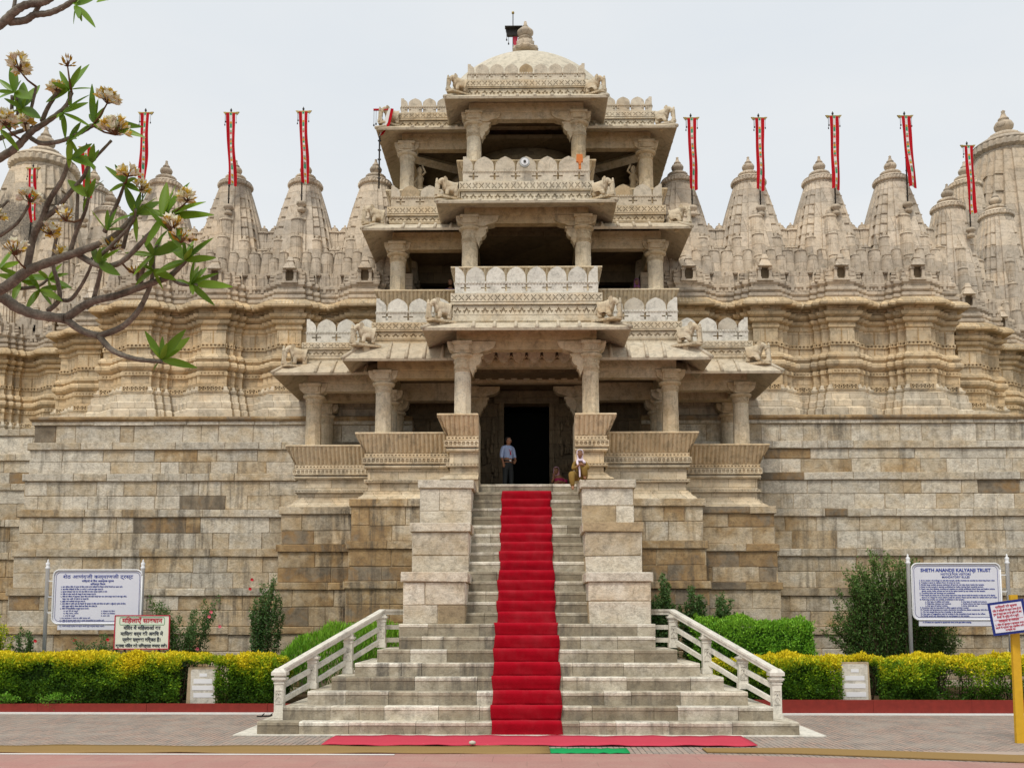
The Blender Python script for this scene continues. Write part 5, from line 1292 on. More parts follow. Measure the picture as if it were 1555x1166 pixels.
def big_board(px0,px1,py0,py1,plx,prx,ptop,Y,label,lines,title,mat_t,ext=(0,1),tail=None):
    a=W(px0,py0,Y); b=W(px1,py1,Y); w=b.x-a.x; h=a.z-b.z; cx=(a.x+b.x)/2; cz=(a.z+b.z)/2
    t=thing('notice_board',(cx,Y,.16),label,'sign board','large white notice boards')
    m=MB(); m.prism(rounded(w,h,.16),(cx,Y,cz),(1,0,0),(0,0,1),(0,-1,0),.04); bd=m.build('board',M_BOARD,t)
    fr=rounded(w+.03,h+.03,.17); m=MB(); m.tube([(cx+x,Y-.02,cz+z) for x,z in fr+[fr[0]]],.022,6); m.build('board_frame',M_WPAINT,bd)
    m=MB(); fr=rounded(w-.12,h-.12,.12); m.tube([(cx+x,Y-.003,cz+z) for x,z in fr+[fr[0]]],.006,4); m.build('board_line',M_NAVY,bd)
    m=MB(); m.box(cx-w*.44,cx+w*.42,Y-.012,Y+.03,cz-h/2-.19,cz-h/2+.02); lp=m.build('lower_plate',M_BOARD,t)
    for k,pxx in enumerate((plx,prx)):
        x=Xp(pxx,Y); zt=Zp(ptop,Y); m=MB(); m.lathe([(.055,.16),(.055,zt-.28),(.065,zt-.27),(.07,zt-.22),(.045,zt-.2),(.06,zt-.15),(.06,zt-.1),(.02,zt-.06),(.03,zt-.03),(0,zt+.02)],x,Y+.02,14,True)
        o=m.build('post',M_WPAINT,t); m=MB(); e=(cx-w/2) if k==0 else (cx+w/2)
        for q in (.3,0,-.3): m.box(min(x,e),max(x,e),Y,Y+.03,cz+h*q-.014,cz+h*q+.014)
        m.build('tie_bar',M_WPAINT,t)
    text_ob('title_lettering',title,.145,cx,Y-.006,cz+h/2-.225,mat_t,t,wmax=-(w*.80),bold=.004 if title[0]=='S' else .001,sy=.95)
    return t,cx,cz,w,h,lp
rules_en=["1. It is a matter of privilege to visit this temple, kindly maintain its sanctity by observing these rules.","2. Temple is open to visitors from 12 noon to 5 pm.","3. Kindly keep mobile phones switched off and do not take them inside the temple.","4. Entry to the temple is strictly prohibited for ladies during their monthly period.",
"5. Please note that drinking, smoking and eatables are strictly prohibited. Short dress and leather articles,","    shoes, socks, belts, purses are not to be taken inside by any visitor to the temple.","6. Touching idols and carvings are prohibited.","7. We request you please not to sit in unruly ways and to keep silence inside the temple, to take care of its dignity,","    there is no charge for entry; ticket is only for camera. Please ask the office for details before you enter.","8. Following articles are strictly prohibited in the temple :"]
t,cx,cz,w,h,lp=big_board(1384,1521,856,940,1377,1527,842,28.6,'large white English notice board with blue writing right of the dark green bush',rules_en,'SHETH ANANDJI KALYANJI TRUST',M_BLUE)
text_ob('subtitle_lettering','NOTICE FOR VISITORS',.085,cx,28.594,cz+h/2-.32,M_BLUE,t,bold=.001); text_ob('subtitle_lettering','MANDATORY RULES',.085,cx,28.594,cz+h/2-.405,M_BLUE,t,bold=.001)
z=cz+h/2-.49; 
for s in rules_en:
    text_ob('rule_lettering',s,.055,cx-w*.42,28.594,z,M_BLUE,t,wmax=w*.86,align='LEFT',bold=.0015); z-=.0605
for l,r_ in (('a. Any type of edibles and water','d. Any type of mobile and camera'),('b. Cigarette, tobacco and matches','e. Radio, phone and tape recorder'),('c. Any type of leather articles','f. Arms, umbrella etc.')):
    text_ob('rule_lettering',l,.053,cx-w*.36,28.594,z,M_BLUE,t,wmax=w*.36,align='LEFT',bold=.0015); text_ob('rule_lettering',r_,.053,cx+w*.05,28.594,z,M_BLUE,t,wmax=w*.38,align='LEFT',bold=.0015); z-=.058
for s in ["9. Donation may be deposited in office against printed receipt.","10. Temple and premises are under electronic surveillance, please cooperate with the staff.","11. Do not accept the service of guides in the temple.","12. Any type of suggestion may be written in the complaint book kept in the office.","13. Kindly avoid any disturbance to worshippers in the temple."]:
    text_ob('rule_lettering',s,.055,cx-w*.42,28.594,z,M_BLUE,t,wmax=w*.80,align='LEFT',bold=.0015); z-=.058
text_ob('rule_lettering','14. All visitors are requested to deposit their shoes at the gate before entering.',.062,cx-w*.40,28.582,cz-h/2-.10,M_BLUE,t,wmax=w*.55,align='LEFT',bold=.0015)
rules_hi=["१. इस पवित्र मंदिर में दर्शन के लिए पधारे सभी यात्रियों से निवेदन है कि नियमों का पालन करें।","२. यह मंदिर यात्रियों के लिए १२ बजे से ५ बजे तक खुला रहता है।","३. कृपया मोबाइल फोन बंद रखें और मंदिर के अंदर उसका प्रयोग न करें।","४. मंदिर के अंदर चमड़े की वस्तु ले जाना सख्त मना है।","५. मंदिर के परिसर में धूम्रपान, खाना पीना तथा छोटे कपड़े पहन कर आना सख्त मना है और जूते, मोजे,","    बेल्ट, पर्स आदि भी नहीं ले जा सकते हैं।","६. मूर्ति तथा कारीगरी को छूना मना है।","७. आप मंदिर में शांति रखें और किसी भी प्रकार से मंदिर की गरिमा को हानि न पहुँचाएँ, प्रवेश के लिए","    कोई शुल्क नहीं है, केवल कैमरे का टिकट लेना होता है।","८. मंदिर में निम्नलिखित वस्तुएँ लाना मना है :"]
t,cx,cz,w,h,lp=big_board(83,213,866,946,75,219,849,28.6,'large white Hindi notice board with blue writing behind the small red framed sign',None,'शेठ आणंदजी कल्याणजी ट्रस्ट',M_BLUE)
text_ob('subtitle_lettering','यात्रियों के लिए आवश्यक सूचना',.078,cx,28.594,cz+h/2-.33,M_BLUE,t,bold=.001); text_ob('subtitle_lettering','अनिवार्य नियम',.078,cx,28.594,cz+h/2-.42,M_BLUE,t,bold=.001)
z=cz+h/2-.49
for s in rules_hi:
    text_ob('rule_lettering',s,.053,cx-w*.42,28.594,z,M_BLUE,t,wmax=w*.84,align='LEFT',bold=.001); z-=.070
for l,r_ in (('क. खाने पीने की वस्तुएँ','घ. मोबाइल तथा कैमरा'),('ख. बीड़ी, सिगरेट, माचिस','च. रेडियो, टेप रिकॉर्डर'),('ग. चमड़े की वस्तुएँ','छ. छाता आदि')):
    text_ob('rule_lettering',l,.05,cx-w*.38,28.594,z,M_BLUE,t,align='LEFT'); text_ob('rule_lettering',r_,.05,cx+w*.05,28.594,z,M_BLUE,t,align='LEFT'); z-=.068
for s in ["९. दान कार्यालय में जमा कर रसीद प्राप्त करें।","१०. मंदिर में सुरक्षा कैमरे लगे हैं, कृपया कर्मचारियों का सहयोग करें।","११. मंदिर में गाइड की सेवा न लें।","१२. कोई भी सुझाव शिकायत पुस्तिका में लिखें।"]:
    text_ob('rule_lettering',s,.053,cx-w*.42,28.594,z,M_BLUE,t,wmax=w*.7,align='LEFT'); z-=.068
text_ob('rule_lettering','१३. सभी यात्री प्रवेश से पहले अपने जूते चप्पल बाहर उतारें।',.06,cx-w*.42,28.582,cz-h/2-.10,M_BLUE,t,align='LEFT')
# small red framed sign
Y=27.1; a=W(175,934,Y); b=W(256,985,Y); w=b.x-a.x; h=a.z-b.z; cx=(a.x+b.x)/2; cz=(a.z+b.z)/2
t=thing('warning_sign',(cx,Y,.16),'small cream Hindi sign with red frame standing in the left hedge','sign')
m=MB(); m.box(cx-w/2,cx+w/2,Y,Y+.03,cz-h/2,cz+h/2); bd=m.build('board',M_CREAM,t)
m=MB()
for (x0,x1,z0,z1) in ((-w/2,w/2,h/2-.015,h/2+.01),(-w/2,w/2,-h/2-.01,-h/2+.015),(-w/2-.012,-w/2+.015,-h/2,h/2),(w/2-.015,w/2+.012,-h/2,h/2)): m.box(cx+x0,cx+x1,Y-.015,Y+.035,cz+z0,cz+z1)
m.build('frame',M_RED,bd); m=MB()
fr=rounded(w*.82,h*.22,.03); m.tube([(cx+x,Y-.006,cz+h*.33+z) for x,z in fr+[fr[0]]],.006,4); m.build('title_box',M_GREEN,bd)
m=MB(); m.box(cx-.5,cx-.45,Y+.03,Y+.07,.16,cz); m.box(cx+.45,cx+.5,Y+.03,Y+.07,.16,cz); m.build('leg',M_IRON,t)
for i,(s,sz,f,mt) in enumerate((('महिलाएँ सावधान',.15,.74,M_RED),('मंदिर में महिलाओं का',.115,.68,M_BLACK),('मासिक धर्म की अवधि में',.115,.78,M_BLACK),('प्रवेश सर्वथा वर्जित हैं।',.115,.70,M_BLACK),('कृपया मंदिर को पवित्रता बनाए रखें।',.10,.94,M_BLACK))):
    text_ob('lettering',s,sz*1.15,cx,Y-.008,cz+h*(.285-.175*i-(.03 if i else 0)),mt,t,wmax=-(w*f),bold=.004)
# yellow post with a blue framed notice, nearer the viewer
Y=20.0; x=Xp(1535,Y); t=thing('post_sign',(x,Y,0),'yellow wooden post carrying a small blue framed notice with red writing at the right edge','sign')
m=MB(); m.box(x-.085,x+.085,Y,Y+.09,-.02,Zp(903,Y),top=(.012,.01)); m.build('post',M_YEL,t)
bw=.66; a=W(1528,937,Y); zc=a.z; ry=math.radians(-24)
bh=thing_ = bpy.data.objects.new('notice_plate',None)
bpy.data.objects.remove(bh)
m=MB(); m.box(-bw/2,bw/2,-.02,.02,-.33,.33); M=Matrix.Translation((a.x,Y-.09,zc))@Matrix.Rotation(math.radians(-30),4,'Z')@Matrix.Rotation(math.radians(-8),4,'Y'); m.xf(M); fr=m.build('notice_frame',M_NAVY,t)
m=MB(); m.box(-bw/2+.05,bw/2-.05,-.028,-.018,-.28,.28); m.xf(M); m.build('notice_plate',M_BOARD,fr)
for i,(s,sz,yy) in enumerate((('यात्रियों को सूचना',.062,.205),('मंदिर में यात्रियों को दर्शन करना हो तो',.055,.135),('पूजा के वस्त्र पहन कर ही प्रवेश करें तथा',.055,.07),('किसी भी मूर्ति को न छुएँ।',.055,.005),('यात्रियों से निवेदन',.055,-.075),('१. मंदिर की सुरक्षा व स्वच्छता बनाए',.05,-.14),('रखने में कृपया पूरा सहयोग करें।',.05,-.20),('आज्ञा से।',.045,-.255))):
    o=text_ob('lettering',s,sz,0,0,0,M_RED,fr,wmax=(-bw*.78 if i in (1,2,5,6) else bw*.6),bold=.0015)
    osx=o.scale[0]; o.parent=fr
    P_=M@Matrix.Translation((0,-.031,yy))@Matrix.Rotation(PI/2,4,'X')@Matrix.Diagonal((osx,1,1,1)); P_=Matrix.Translation(-Vector(t.location))@P_
    o.matrix_basis=P_
m=MB(); m.box(-bw/2+.07,bw/2-.07,-.032,-.027,-.035,-.028); m.xf(M); m.build('notice_line',M_RED,fr)
# inscribed marble plaques in the hedge
def plaque(px0,px1,py0,py1,Y,label):
    a=W(px0,py0,Y); b=W(px1,py1,Y); w=b.x-a.x; cx=(a.x+b.x)/2; z1=a.z
    t=thing('marble_plaque',(cx,Y,.16),label,'plaque','marble plaques set in the hedges')
    m=MB(); m.c=(.6,.5,.4); m.box(cx-w/2,cx+w/2,Y,Y+.25,.14,z1,top=(.02,.05)); m.build('backing_block',M_MORT,t)
    h=z1-.25; m=MB(); m.c=(.35,.5,.5); m.prism(rounded(w*.78,h,.06),(cx+.02,Y-.02,.2+h/2),(1,0,0),(0,0,1),(0,-1,0),.04); s=m.build('slab',M_WHI,t)
    for k,(zz,ww,hh) in enumerate(((.84,.3,.07),(.66,.7,.10),(.47,.74,.10),(.26,.74,.10))):
        m=MB(); m.box(cx+.02-w*.78*ww/2-.02*k*(k<3),cx+.02+w*.78*ww/2+.01*k,Y-.028,Y-.018,.2+h*zz-hh*.6,.2+h*zz+hh*.6); m.build('white_strip',M_WPAINT,t)
plaque(284,331,1013,1068,26.15,'weathered marble plaque with white strips set into the left hedge')
plaque(1271,1323,1005,1062,26.15,'weathered marble plaque with white strips set into the right hedge')
# sandals by the newel
m=MB()
t=thing('sandals',(Xp(405,24.9),24.9,0),'dark sandals left on the paving beside the left railing','sandals')
for k,(dx,dy,a) in enumerate(((0,0,.4),(.2,.12,1.0))):
    m=MB(); m.prism([(-.13,-.035),(.02,-.045),(.12,-.04),(.14,0),(.12,.04),(.02,.045),(-.13,.035)],(0,0,.03),(1,0,0),(0,1,0),(0,0,1),.025); m.tube([(.0,-.04,.03),(.05,0,.08),(.0,.04,.03)],.012,5); m.xf(Matrix.Translation((t.location.x+dx,24.9+dy,.0))@Matrix.Rotation(a,4,'Z')); m.build('sandal',M_LEATH,t)
# ================================================================== FOLIAGE
def leaf_mat(name,stops,rough=.55,trans=.25):
    m=NT(name,rough,.25); t=m.tint(); c=m.ramp(t[0],stops)
    c=m.mix(1.0,c,m.n_rgb(m.math('ADD',.65,m.math('MULTIPLY',t[2],.7))),'MULTIPLY'); m.col(c)
    tr=m.n('ShaderNodeBsdfTranslucent'); m.l(m.mix(.5,c,(.30,.42,.05)),tr.inputs[0]); mx=m.n('ShaderNodeMixShader'); mx.inputs[0].default_value=trans
    m.l(m.b.outputs[0],mx.inputs[1]); m.l(tr.outputs[0],mx.inputs[2]); m.l(mx.outputs[0],m.out.inputs[0]); return m.m
M_GOLD=leaf_mat('golden hedge leaves',[(0,(.02,.06,.006)),(.22,(.07,.17,.01)),(.45,(.20,.34,.012)),(.70,(.44,.50,.015)),(1,(.82,.66,.02))])
M_LIME=leaf_mat('bright green leaves',[(0,(.035,.12,.012)),(.5,(.12,.32,.02)),(1,(.26,.50,.04))])
M_DKG=leaf_mat('dark green leaves',[(0,(.018,.05,.012)),(.5,(.055,.12,.022)),(1,(.15,.25,.06))])
M_ROSE=leaf_mat('rose leaves',[(0,(.02,.055,.015)),(.5,(.05,.12,.03)),(1,(.13,.2,.07))])
M_FRA=leaf_mat('frangipani leaves',[(0,(.045,.11,.01)),(.5,(.12,.235,.015)),(1,(.24,.38,.03))],rough=.35,trans=.3)
M_BARK=None
def bark():
    m=NT('grey bark',.85,.2); p=m.pos(); n1=m.noise(p,9,6,.7); n2=m.noise(p,60,5,.7); 
    c=m.mix(m.ramp(n1,[(.35,0.0),(.65,1.0)]),(.10,.085,.065),(.25,.22,.175)); c=m.mix(1.0,c,m.ramp(n2,[(.3,.6),(.7,1.3)]),'MULTIPLY'); m.col(c); m.bump(m.math('ADD',n1,n2),.6,.008); return m.m
M_BARK=bark()
M_STEM=plain('brown stems',(.09,.06,.035),.8,.2,.3,20)
M_PETAL=plain('pink blossom',(.62,.12,.16),.6); M_REDF=plain('red blossom',(.5,.01,.02),.6)
def leaf(m,p,d,n,l,w,c):
    """one folded leaf blade: base p, direction d, normal n"""
    s=d.cross(n).normalized(); n=s.cross(d).normalized()
    b=p; mid=p+d*l*.5-n*l*.06; e=p+d*l-n*l*.16
    m.add([b,mid+s*w*.5+n*w*.15,e,mid-s*w*.5+n*w*.15,mid],[(0,1,4),(1,2,4),(2,3,4),(3,0,4)],False,c)
def qleaf(m,p,d,n,l,w,c):
    s=d.cross(n).normalized(); m.add([p,p+d*l*.5+s*w*.5,p+d*l,p+d*l*.5-s*w*.5],[(0,1,2,3)],False,c)
def rv(r=rnd):
    while True:
        v=Vector((r.uniform(-1,1),r.uniform(-1,1),r.uniform(-1,1)))
        if .05<v.length<1: return v.normalized()
from mathutils import noise as mn
def hedge(name,x0,x1,y0,y1,z0,z1,label,mat,dens,lsz,topcol=True,holes=(),cat='hedge',group=None,sparse=None,round_=.16,bumpy=.17,side=True,kind=None):
    t=thing(name,((x0+x1)/2,y0,z0),label,cat,group)
    m=MB(); L=x1-x0; H=z1-z0; D=y1-y0
    areas=[('f',L*H),('t',L*D*.8)]+([('s',D*H*2)] if side else [])
    for kind_,A in areas:
        for _ in range(int(A*dens)):
            u=rnd.random(); v=rnd.random()
            if kind_=='f': x=x0+L*u; z=z0+H*v; y=y0; nn=Vector((0,-1,.15))
            elif kind_=='t': x=x0+L*u; y=y0+D*v; z=z1; nn=Vector((0,-.15,1))
            else: x=x0 if u<.5 else x1; y=y0+D*rnd.random(); z=z0+H*v; nn=Vector((-1 if u<.5 else 1,0,.1))
            k=mn.noise(Vector((x*1.3,y*1.3,z*1.6)))+.5*mn.noise(Vector((x*3.7,y*3.7,z*3.7)))
            skip=False
            for (hx0,hx1,hz) in holes:
                if hx0<x<hx1 and z<hz and kind_=='f': skip=True
                if hx0<x<hx1 and kind_=='t' and y<y0+.25: skip=True
            if skip: continue
            if sparse and sparse(x,z) < rnd.random(): continue
            depth=(rnd.random()**1.6)*.22 - k*bumpy
            # rounded shoulder
            e=max(0,(z-(z1-round_))/round_) if kind_=='f' else max(0,1-(y-y0)/round_)
            if kind_=='f': y=y0+depth+round_*.6*e*e
            elif kind_=='t': z=z1-depth*.8-(round_*.6*e*e)+k*.06+.03*rnd.random()
            else: x+= (depth if u<.5 else -depth)
            if k<-.42 and rnd.random()<.6: continue
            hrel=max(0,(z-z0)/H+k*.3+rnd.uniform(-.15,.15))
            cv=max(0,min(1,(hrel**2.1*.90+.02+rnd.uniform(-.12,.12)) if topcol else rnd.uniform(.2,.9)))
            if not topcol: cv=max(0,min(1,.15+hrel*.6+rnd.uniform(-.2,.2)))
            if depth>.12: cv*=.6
            d=(rv()+nn*.9+Vector((0,0,.35))).normalized(); 
            qleaf(m,Vector((x,y,z)),d,(rv()+nn).normalized(),lsz*rnd.uniform(.7,1.4),lsz*rnd.uniform(.4,.65),(cv,rnd.random(),rnd.uniform(.3,.8)))
    f=m.build('foliage',mat,t)
    if not sparse or True:
        cb=MB(); nx=max(2,int(L/.25)); 
        def blk(xa,xb,za,zb__):
            cb.box(xa,xb,y0+.24,y1-.1,za,zb__,(.05,.5,.3))
        xx=x0+.12
        while xx<x1-.12:
            w_=.25
            if not (sparse and xx*1500/26.1+800>1405) and not any(hx0-.3<xx<hx1+.05 for hx0,hx1,hz in holes): blk(xx,min(xx+w_+.01,x1-.1),z0,z1-.16+.03*mn.noise(Vector((xx*3,0,0))))
            xx+=w_
        if len(cb.v): cb.build('inner_foliage',mat,f)
    m=MB(); N=int(L/.35)
    for i in range(N):
        x=x0+L*(i+.5)/N+rnd.uniform(-.1,.1); y=y0+D*rnd.uniform(.3,.7)
        for q in range(3): m.tube([(x,y,z0-.05),(x+rnd.uniform(-.12,.12),y+rnd.uniform(-.1,.05),z0+H*.5),(x+rnd.uniform(-.25,.25),y+rnd.uniform(-.2,.1),z0+H*.9)],[.015,.01,.006],5)
    m.build('stems',M_STEM,t)
    return t
hx=lambda px:Xp(px,26.1)
HG='golden clipped hedges'
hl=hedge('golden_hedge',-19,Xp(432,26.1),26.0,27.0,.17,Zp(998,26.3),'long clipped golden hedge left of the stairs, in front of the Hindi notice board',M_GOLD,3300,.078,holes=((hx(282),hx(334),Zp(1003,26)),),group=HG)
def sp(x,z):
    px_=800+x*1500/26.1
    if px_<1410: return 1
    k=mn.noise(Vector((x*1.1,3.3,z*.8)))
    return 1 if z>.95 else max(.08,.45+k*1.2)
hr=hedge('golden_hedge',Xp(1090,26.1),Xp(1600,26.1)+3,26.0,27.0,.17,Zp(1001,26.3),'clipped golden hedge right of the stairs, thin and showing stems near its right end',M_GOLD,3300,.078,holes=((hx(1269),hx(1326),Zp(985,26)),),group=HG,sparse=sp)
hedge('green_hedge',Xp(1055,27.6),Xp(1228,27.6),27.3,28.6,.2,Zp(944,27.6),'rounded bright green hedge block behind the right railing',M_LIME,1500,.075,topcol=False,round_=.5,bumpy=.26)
def grass_mat(): return M_LIME
# bright green grassy clump behind the left railing
t=thing('grassy_shrub',(Xp(520,27.8),27.8,.2),'bright green grassy clump behind the left stair railing','shrub')
m=MB()
for _ in range(9000):
    px_=rnd.uniform(430,612); Y=rnd.uniform(27.2,28.6); x=Xp(px_,Y); u=(px_-430)/182
    top=Zp(985-45*min(1,u*2.4)-12*mn.noise(Vector((x*1.5,Y,0))),Y); z=.4+(top-.4)*rnd.random()**.5; l=rnd.uniform(.12,.26)
    d=Vector((rnd.uniform(-.5,.5),rnd.uniform(-.6,.3),1)).normalized(); qleaf(m,Vector((x,Y,z-l)),d,rv(),l,.028,(min(1,max(0,.35+rnd.uniform(-.3,.4)+(z-1)*.4)),0,rnd.uniform(.3,.8)))
m.build('blades',M_LIME,t)
def bush(name,px,Y,pw,ptop,label,mat,nst,nleaf,lsz,lw,flowers=None,spread=1.0,zb_=.2,lean=0,shape=None,cat='bush',droop=0,group=None,stem=.012,rs=1):
    """stems fan out from the base; leaves all along them"""
    x=Xp(px,Y); H=Zp(ptop,Y)-zb_; wd=pw/1500*Y; t=thing(name,(x,Y,zb_),label,cat,group)
    s=MB(); m=MB(); fl=MB(); ends=[]
    for i in range(nst):
        a=rnd.uniform(-1,1); b=rnd.uniform(-1,1); h=H*(1-.55*abs(a)**1.6*spread)*rnd.uniform(.6,1.02)
        if shape: h=H*shape(a)*rnd.uniform(.75,1.02)
        pts=[Vector((x+a*wd*.12,Y+b*.15,zb_-.05))]
        n=7; curl=rnd.uniform(-.12,.12)*wd
        for k in range(1,n+1):
            q=k/n; pts.append(Vector((x+lean*wd*q+a*wd*(.12+.38*q**1.1)+curl*math.sin(q*4)+rnd.uniform(-.03,.03),Y+b*(.15+.45*q)*min(1,wd*.5)+rnd.uniform(-.03,.03),zb_+h*q-droop*h*q*q*abs(a))))
        s.tube(pts,[stem*(1-.75*k/n) for k in range(n+1)],5)
        for _ in range(int(nleaf/nst)):
            q=rnd.random()**.75; k=min(n-1,int(q*n)); f_=q*n-k; p=pts[k].lerp(pts[k+1],f_); o=rv()*rnd.random()**.5*.16*rs*(1.1-q*.7)*min(1.6,max(.6,wd))
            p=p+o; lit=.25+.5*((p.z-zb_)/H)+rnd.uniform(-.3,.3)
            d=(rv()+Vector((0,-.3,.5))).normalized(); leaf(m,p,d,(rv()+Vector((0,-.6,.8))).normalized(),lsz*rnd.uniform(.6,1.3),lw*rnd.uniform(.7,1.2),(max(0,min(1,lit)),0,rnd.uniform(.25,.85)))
        ends.append(pts[-1])
    s.build('stems',M_STEM,t); m.build('foliage',mat,t)
    if flowers:
        for e in flowers[1]:
            p=W(e[0],e[1],Y-.35)
            f=MB()
            for k in range(7):
                a=k*2.4; d=Vector((math.cos(a),-.6,math.sin(a))).normalized(); leaf(f,p,d,Vector((0,-1,.2)),.06,.055,(.5,.5,.5))
            f.build('blossom',flowers[0],t)
    return t
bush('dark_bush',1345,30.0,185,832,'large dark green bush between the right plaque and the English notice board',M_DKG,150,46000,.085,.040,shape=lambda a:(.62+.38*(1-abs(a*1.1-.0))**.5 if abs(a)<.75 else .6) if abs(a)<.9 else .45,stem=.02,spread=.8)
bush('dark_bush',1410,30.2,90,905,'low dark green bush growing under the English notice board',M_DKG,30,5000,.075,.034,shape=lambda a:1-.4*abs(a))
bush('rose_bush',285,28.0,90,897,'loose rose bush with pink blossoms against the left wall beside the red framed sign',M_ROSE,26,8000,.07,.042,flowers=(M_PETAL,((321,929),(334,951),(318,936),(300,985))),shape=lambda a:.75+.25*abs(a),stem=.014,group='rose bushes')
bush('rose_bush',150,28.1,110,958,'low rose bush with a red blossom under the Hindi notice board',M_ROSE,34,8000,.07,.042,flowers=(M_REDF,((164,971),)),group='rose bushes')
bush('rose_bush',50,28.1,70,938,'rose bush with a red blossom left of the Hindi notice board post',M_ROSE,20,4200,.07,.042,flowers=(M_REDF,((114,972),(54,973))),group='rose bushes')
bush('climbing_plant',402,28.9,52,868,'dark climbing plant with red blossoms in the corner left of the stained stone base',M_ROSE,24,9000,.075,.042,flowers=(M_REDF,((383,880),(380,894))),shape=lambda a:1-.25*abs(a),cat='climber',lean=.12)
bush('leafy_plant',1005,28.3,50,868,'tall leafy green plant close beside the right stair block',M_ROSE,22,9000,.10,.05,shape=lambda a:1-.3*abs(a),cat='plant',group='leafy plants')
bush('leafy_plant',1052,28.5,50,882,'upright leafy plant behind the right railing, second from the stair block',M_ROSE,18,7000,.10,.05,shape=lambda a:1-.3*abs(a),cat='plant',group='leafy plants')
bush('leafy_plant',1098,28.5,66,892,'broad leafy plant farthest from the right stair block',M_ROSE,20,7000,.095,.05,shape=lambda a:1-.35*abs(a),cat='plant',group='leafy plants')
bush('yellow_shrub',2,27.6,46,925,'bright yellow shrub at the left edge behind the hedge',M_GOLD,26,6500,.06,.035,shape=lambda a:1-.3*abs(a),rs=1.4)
for (px_,ww) in ((110,90),(20,60)):
    bush('weed_clump',px_,25.95,ww,1050,'green weeds growing at the foot of the left hedge'+(' near the plaque' if px_>50 else ' at the left edge'),M_LIME,30,1500,.07,.025,cat='weeds')
# ================================================================== FRANGIPANI
FY=5.6
tree=thing('frangipani_tree',(-6.6,FY+.3,0),'flowering tree whose bare grey branches, leaves and white blossoms reach in from the left','tree')
def fp(px,py,y): return W(px,py,y)
BR=[ # (points in photo pixels, start/end radius px, depth start/end)
 ([(-60,455),(0,440),(43,411),(86,394),(129,379),(172,360),(206,326),(218,314)],14,5,5.6,5.3),
 ([(118,386),(150,403),(184,398),(223,360),(247,334)],8,5,5.5,5.2),
 ([(-60,430),(0,450),(26,467),(56,478),(99,484)],15,11,5.7,5.7),
 ([(99,484),(137,459),(180,448),(232,429),(257,420),(279,399),(288,388)],10,5,5.7,5.4),
 ([(257,420),(274,431),(298,433)],5,4,5.5,5.4),
 ([(99,484),(124,502),(150,510)],9,8,5.7,5.7),
 ([(150,510),(184,497),(210,472),(227,437),(232,416),(233,388)],8,4,5.7,5.5),
 ([(150,510),(171,532),(206,545),(245,549)],8,5,5.7,5.6),
 ([(41,408),(51,360),(64,334),(75,304),(94,274),(105,244)],9,5,5.6,5.3),
 ([(64,334),(86,317),(107,292),(126,270),(137,249),(169,214)],7,3,5.5,5.2),
 ([(-40,262),(0,240),(26,223),(47,201),(73,184),(99,163),(109,141)],11,4,5.3,5.1),
 ([(47,210),(64,218),(94,214),(124,201),(141,191)],6,4,5.3,5.1),
 ([(64,184),(73,163),(90,137)],6,4,5.2,5.1),
 ([(-20,218),(0,210),(26,201),(51,193)],7,4,5.3,5.3),
 ([(26,184),(43,176),(51,150),(55,132)],5,3,5.3,5.2),
 ([(14,196),(17,176),(19,146)],5,4,5.3,5.2),([(27,176),(26,150)],4,3,5.3,5.2),
 ([(73,472),(90,455),(88,429),(81,403),(84,369),(90,347)],6,4,5.8,5.6),
 ([(90,455),(107,455),(124,433),(137,407),(140,392)],5,3,5.8,5.6),
 ([(107,382),(116,352),(129,322),(135,300)],6,3,5.5,5.3),
 ([(116,350),(118,300),(118,285)],5,3,5.5,5.4),
 ([(141,459),(152,416),(159,377)],6,4,5.7,5.5),
 ([(159,352),(180,304),(189,279)],6,3,5.4,5.2),
 ([(187,377),(195,347),(208,326)],5,4,5.4,5.3),
 ([(214,429),(219,403),(240,373)],6,4,5.6,5.4),
 ([(150,390),(170,372),(200,340),(206,318)],5,3,5.4,5.2),
 ([(0,358),(26,339),(43,313)],5,3,5.5,5.4),
 ([(-5,322),(13,304)],4,3,5.5,5.5),
 ([(21,439),(56,435),(73,424)],5,3,5.8,5.8),
 ([(-40,60),(0,38),(20,20),(39,8),(67,3),(82,-6)],11,8,4.9,4.8),([(14,34),(39,31),(52,23),(75,20),(98,10),(118,-4)],9,6,4.9,4.8),([(20,18),(24,-6)],5,4,4.9,4.9),([(52,22),(60,8),(68,5)],6,5,4.9,4.85),
 ([(-70,300),(-20,262)],10,10,5.4,5.3),
]
m=MB(); tips=[]; SAMP=[]
for pts,r0,r1,d0,d1 in BR:
    n=len(pts); P3=[]; R3=[]
    # smooth subdivision (Catmull-Rom)
    def cr(a,b,c,d,t): return .5*((2*b)+(c-a)*t+(2*a-5*b+4*c-d)*t*t+(3*b-a-3*c+d)*t**3)
    for i in range(n-1):
        for k in range(5):
            t=k/5; g=(i+t)/(n-1)
            a,b,c,d=[Vector(pts[max(0,min(n-1,j))]) for j in (i-1,i,i+1,i+2)]
            q=cr(a,b,c,d,t); y=d0+(d1-d0)*g; P3.append(fp(q.x,q.y,y)); R3.append((r0+(r1-r0)*g)*y/1500*.74*(1+.07*math.sin(i*9+k*3)))
    P3.append(fp(*pts[-1],d1)); R3.append(r1*d1/1500*.9)
    m.tube(P3,[r*.88 for r in R3],9); SAMP+=P3[::2]+[P3[-1]]
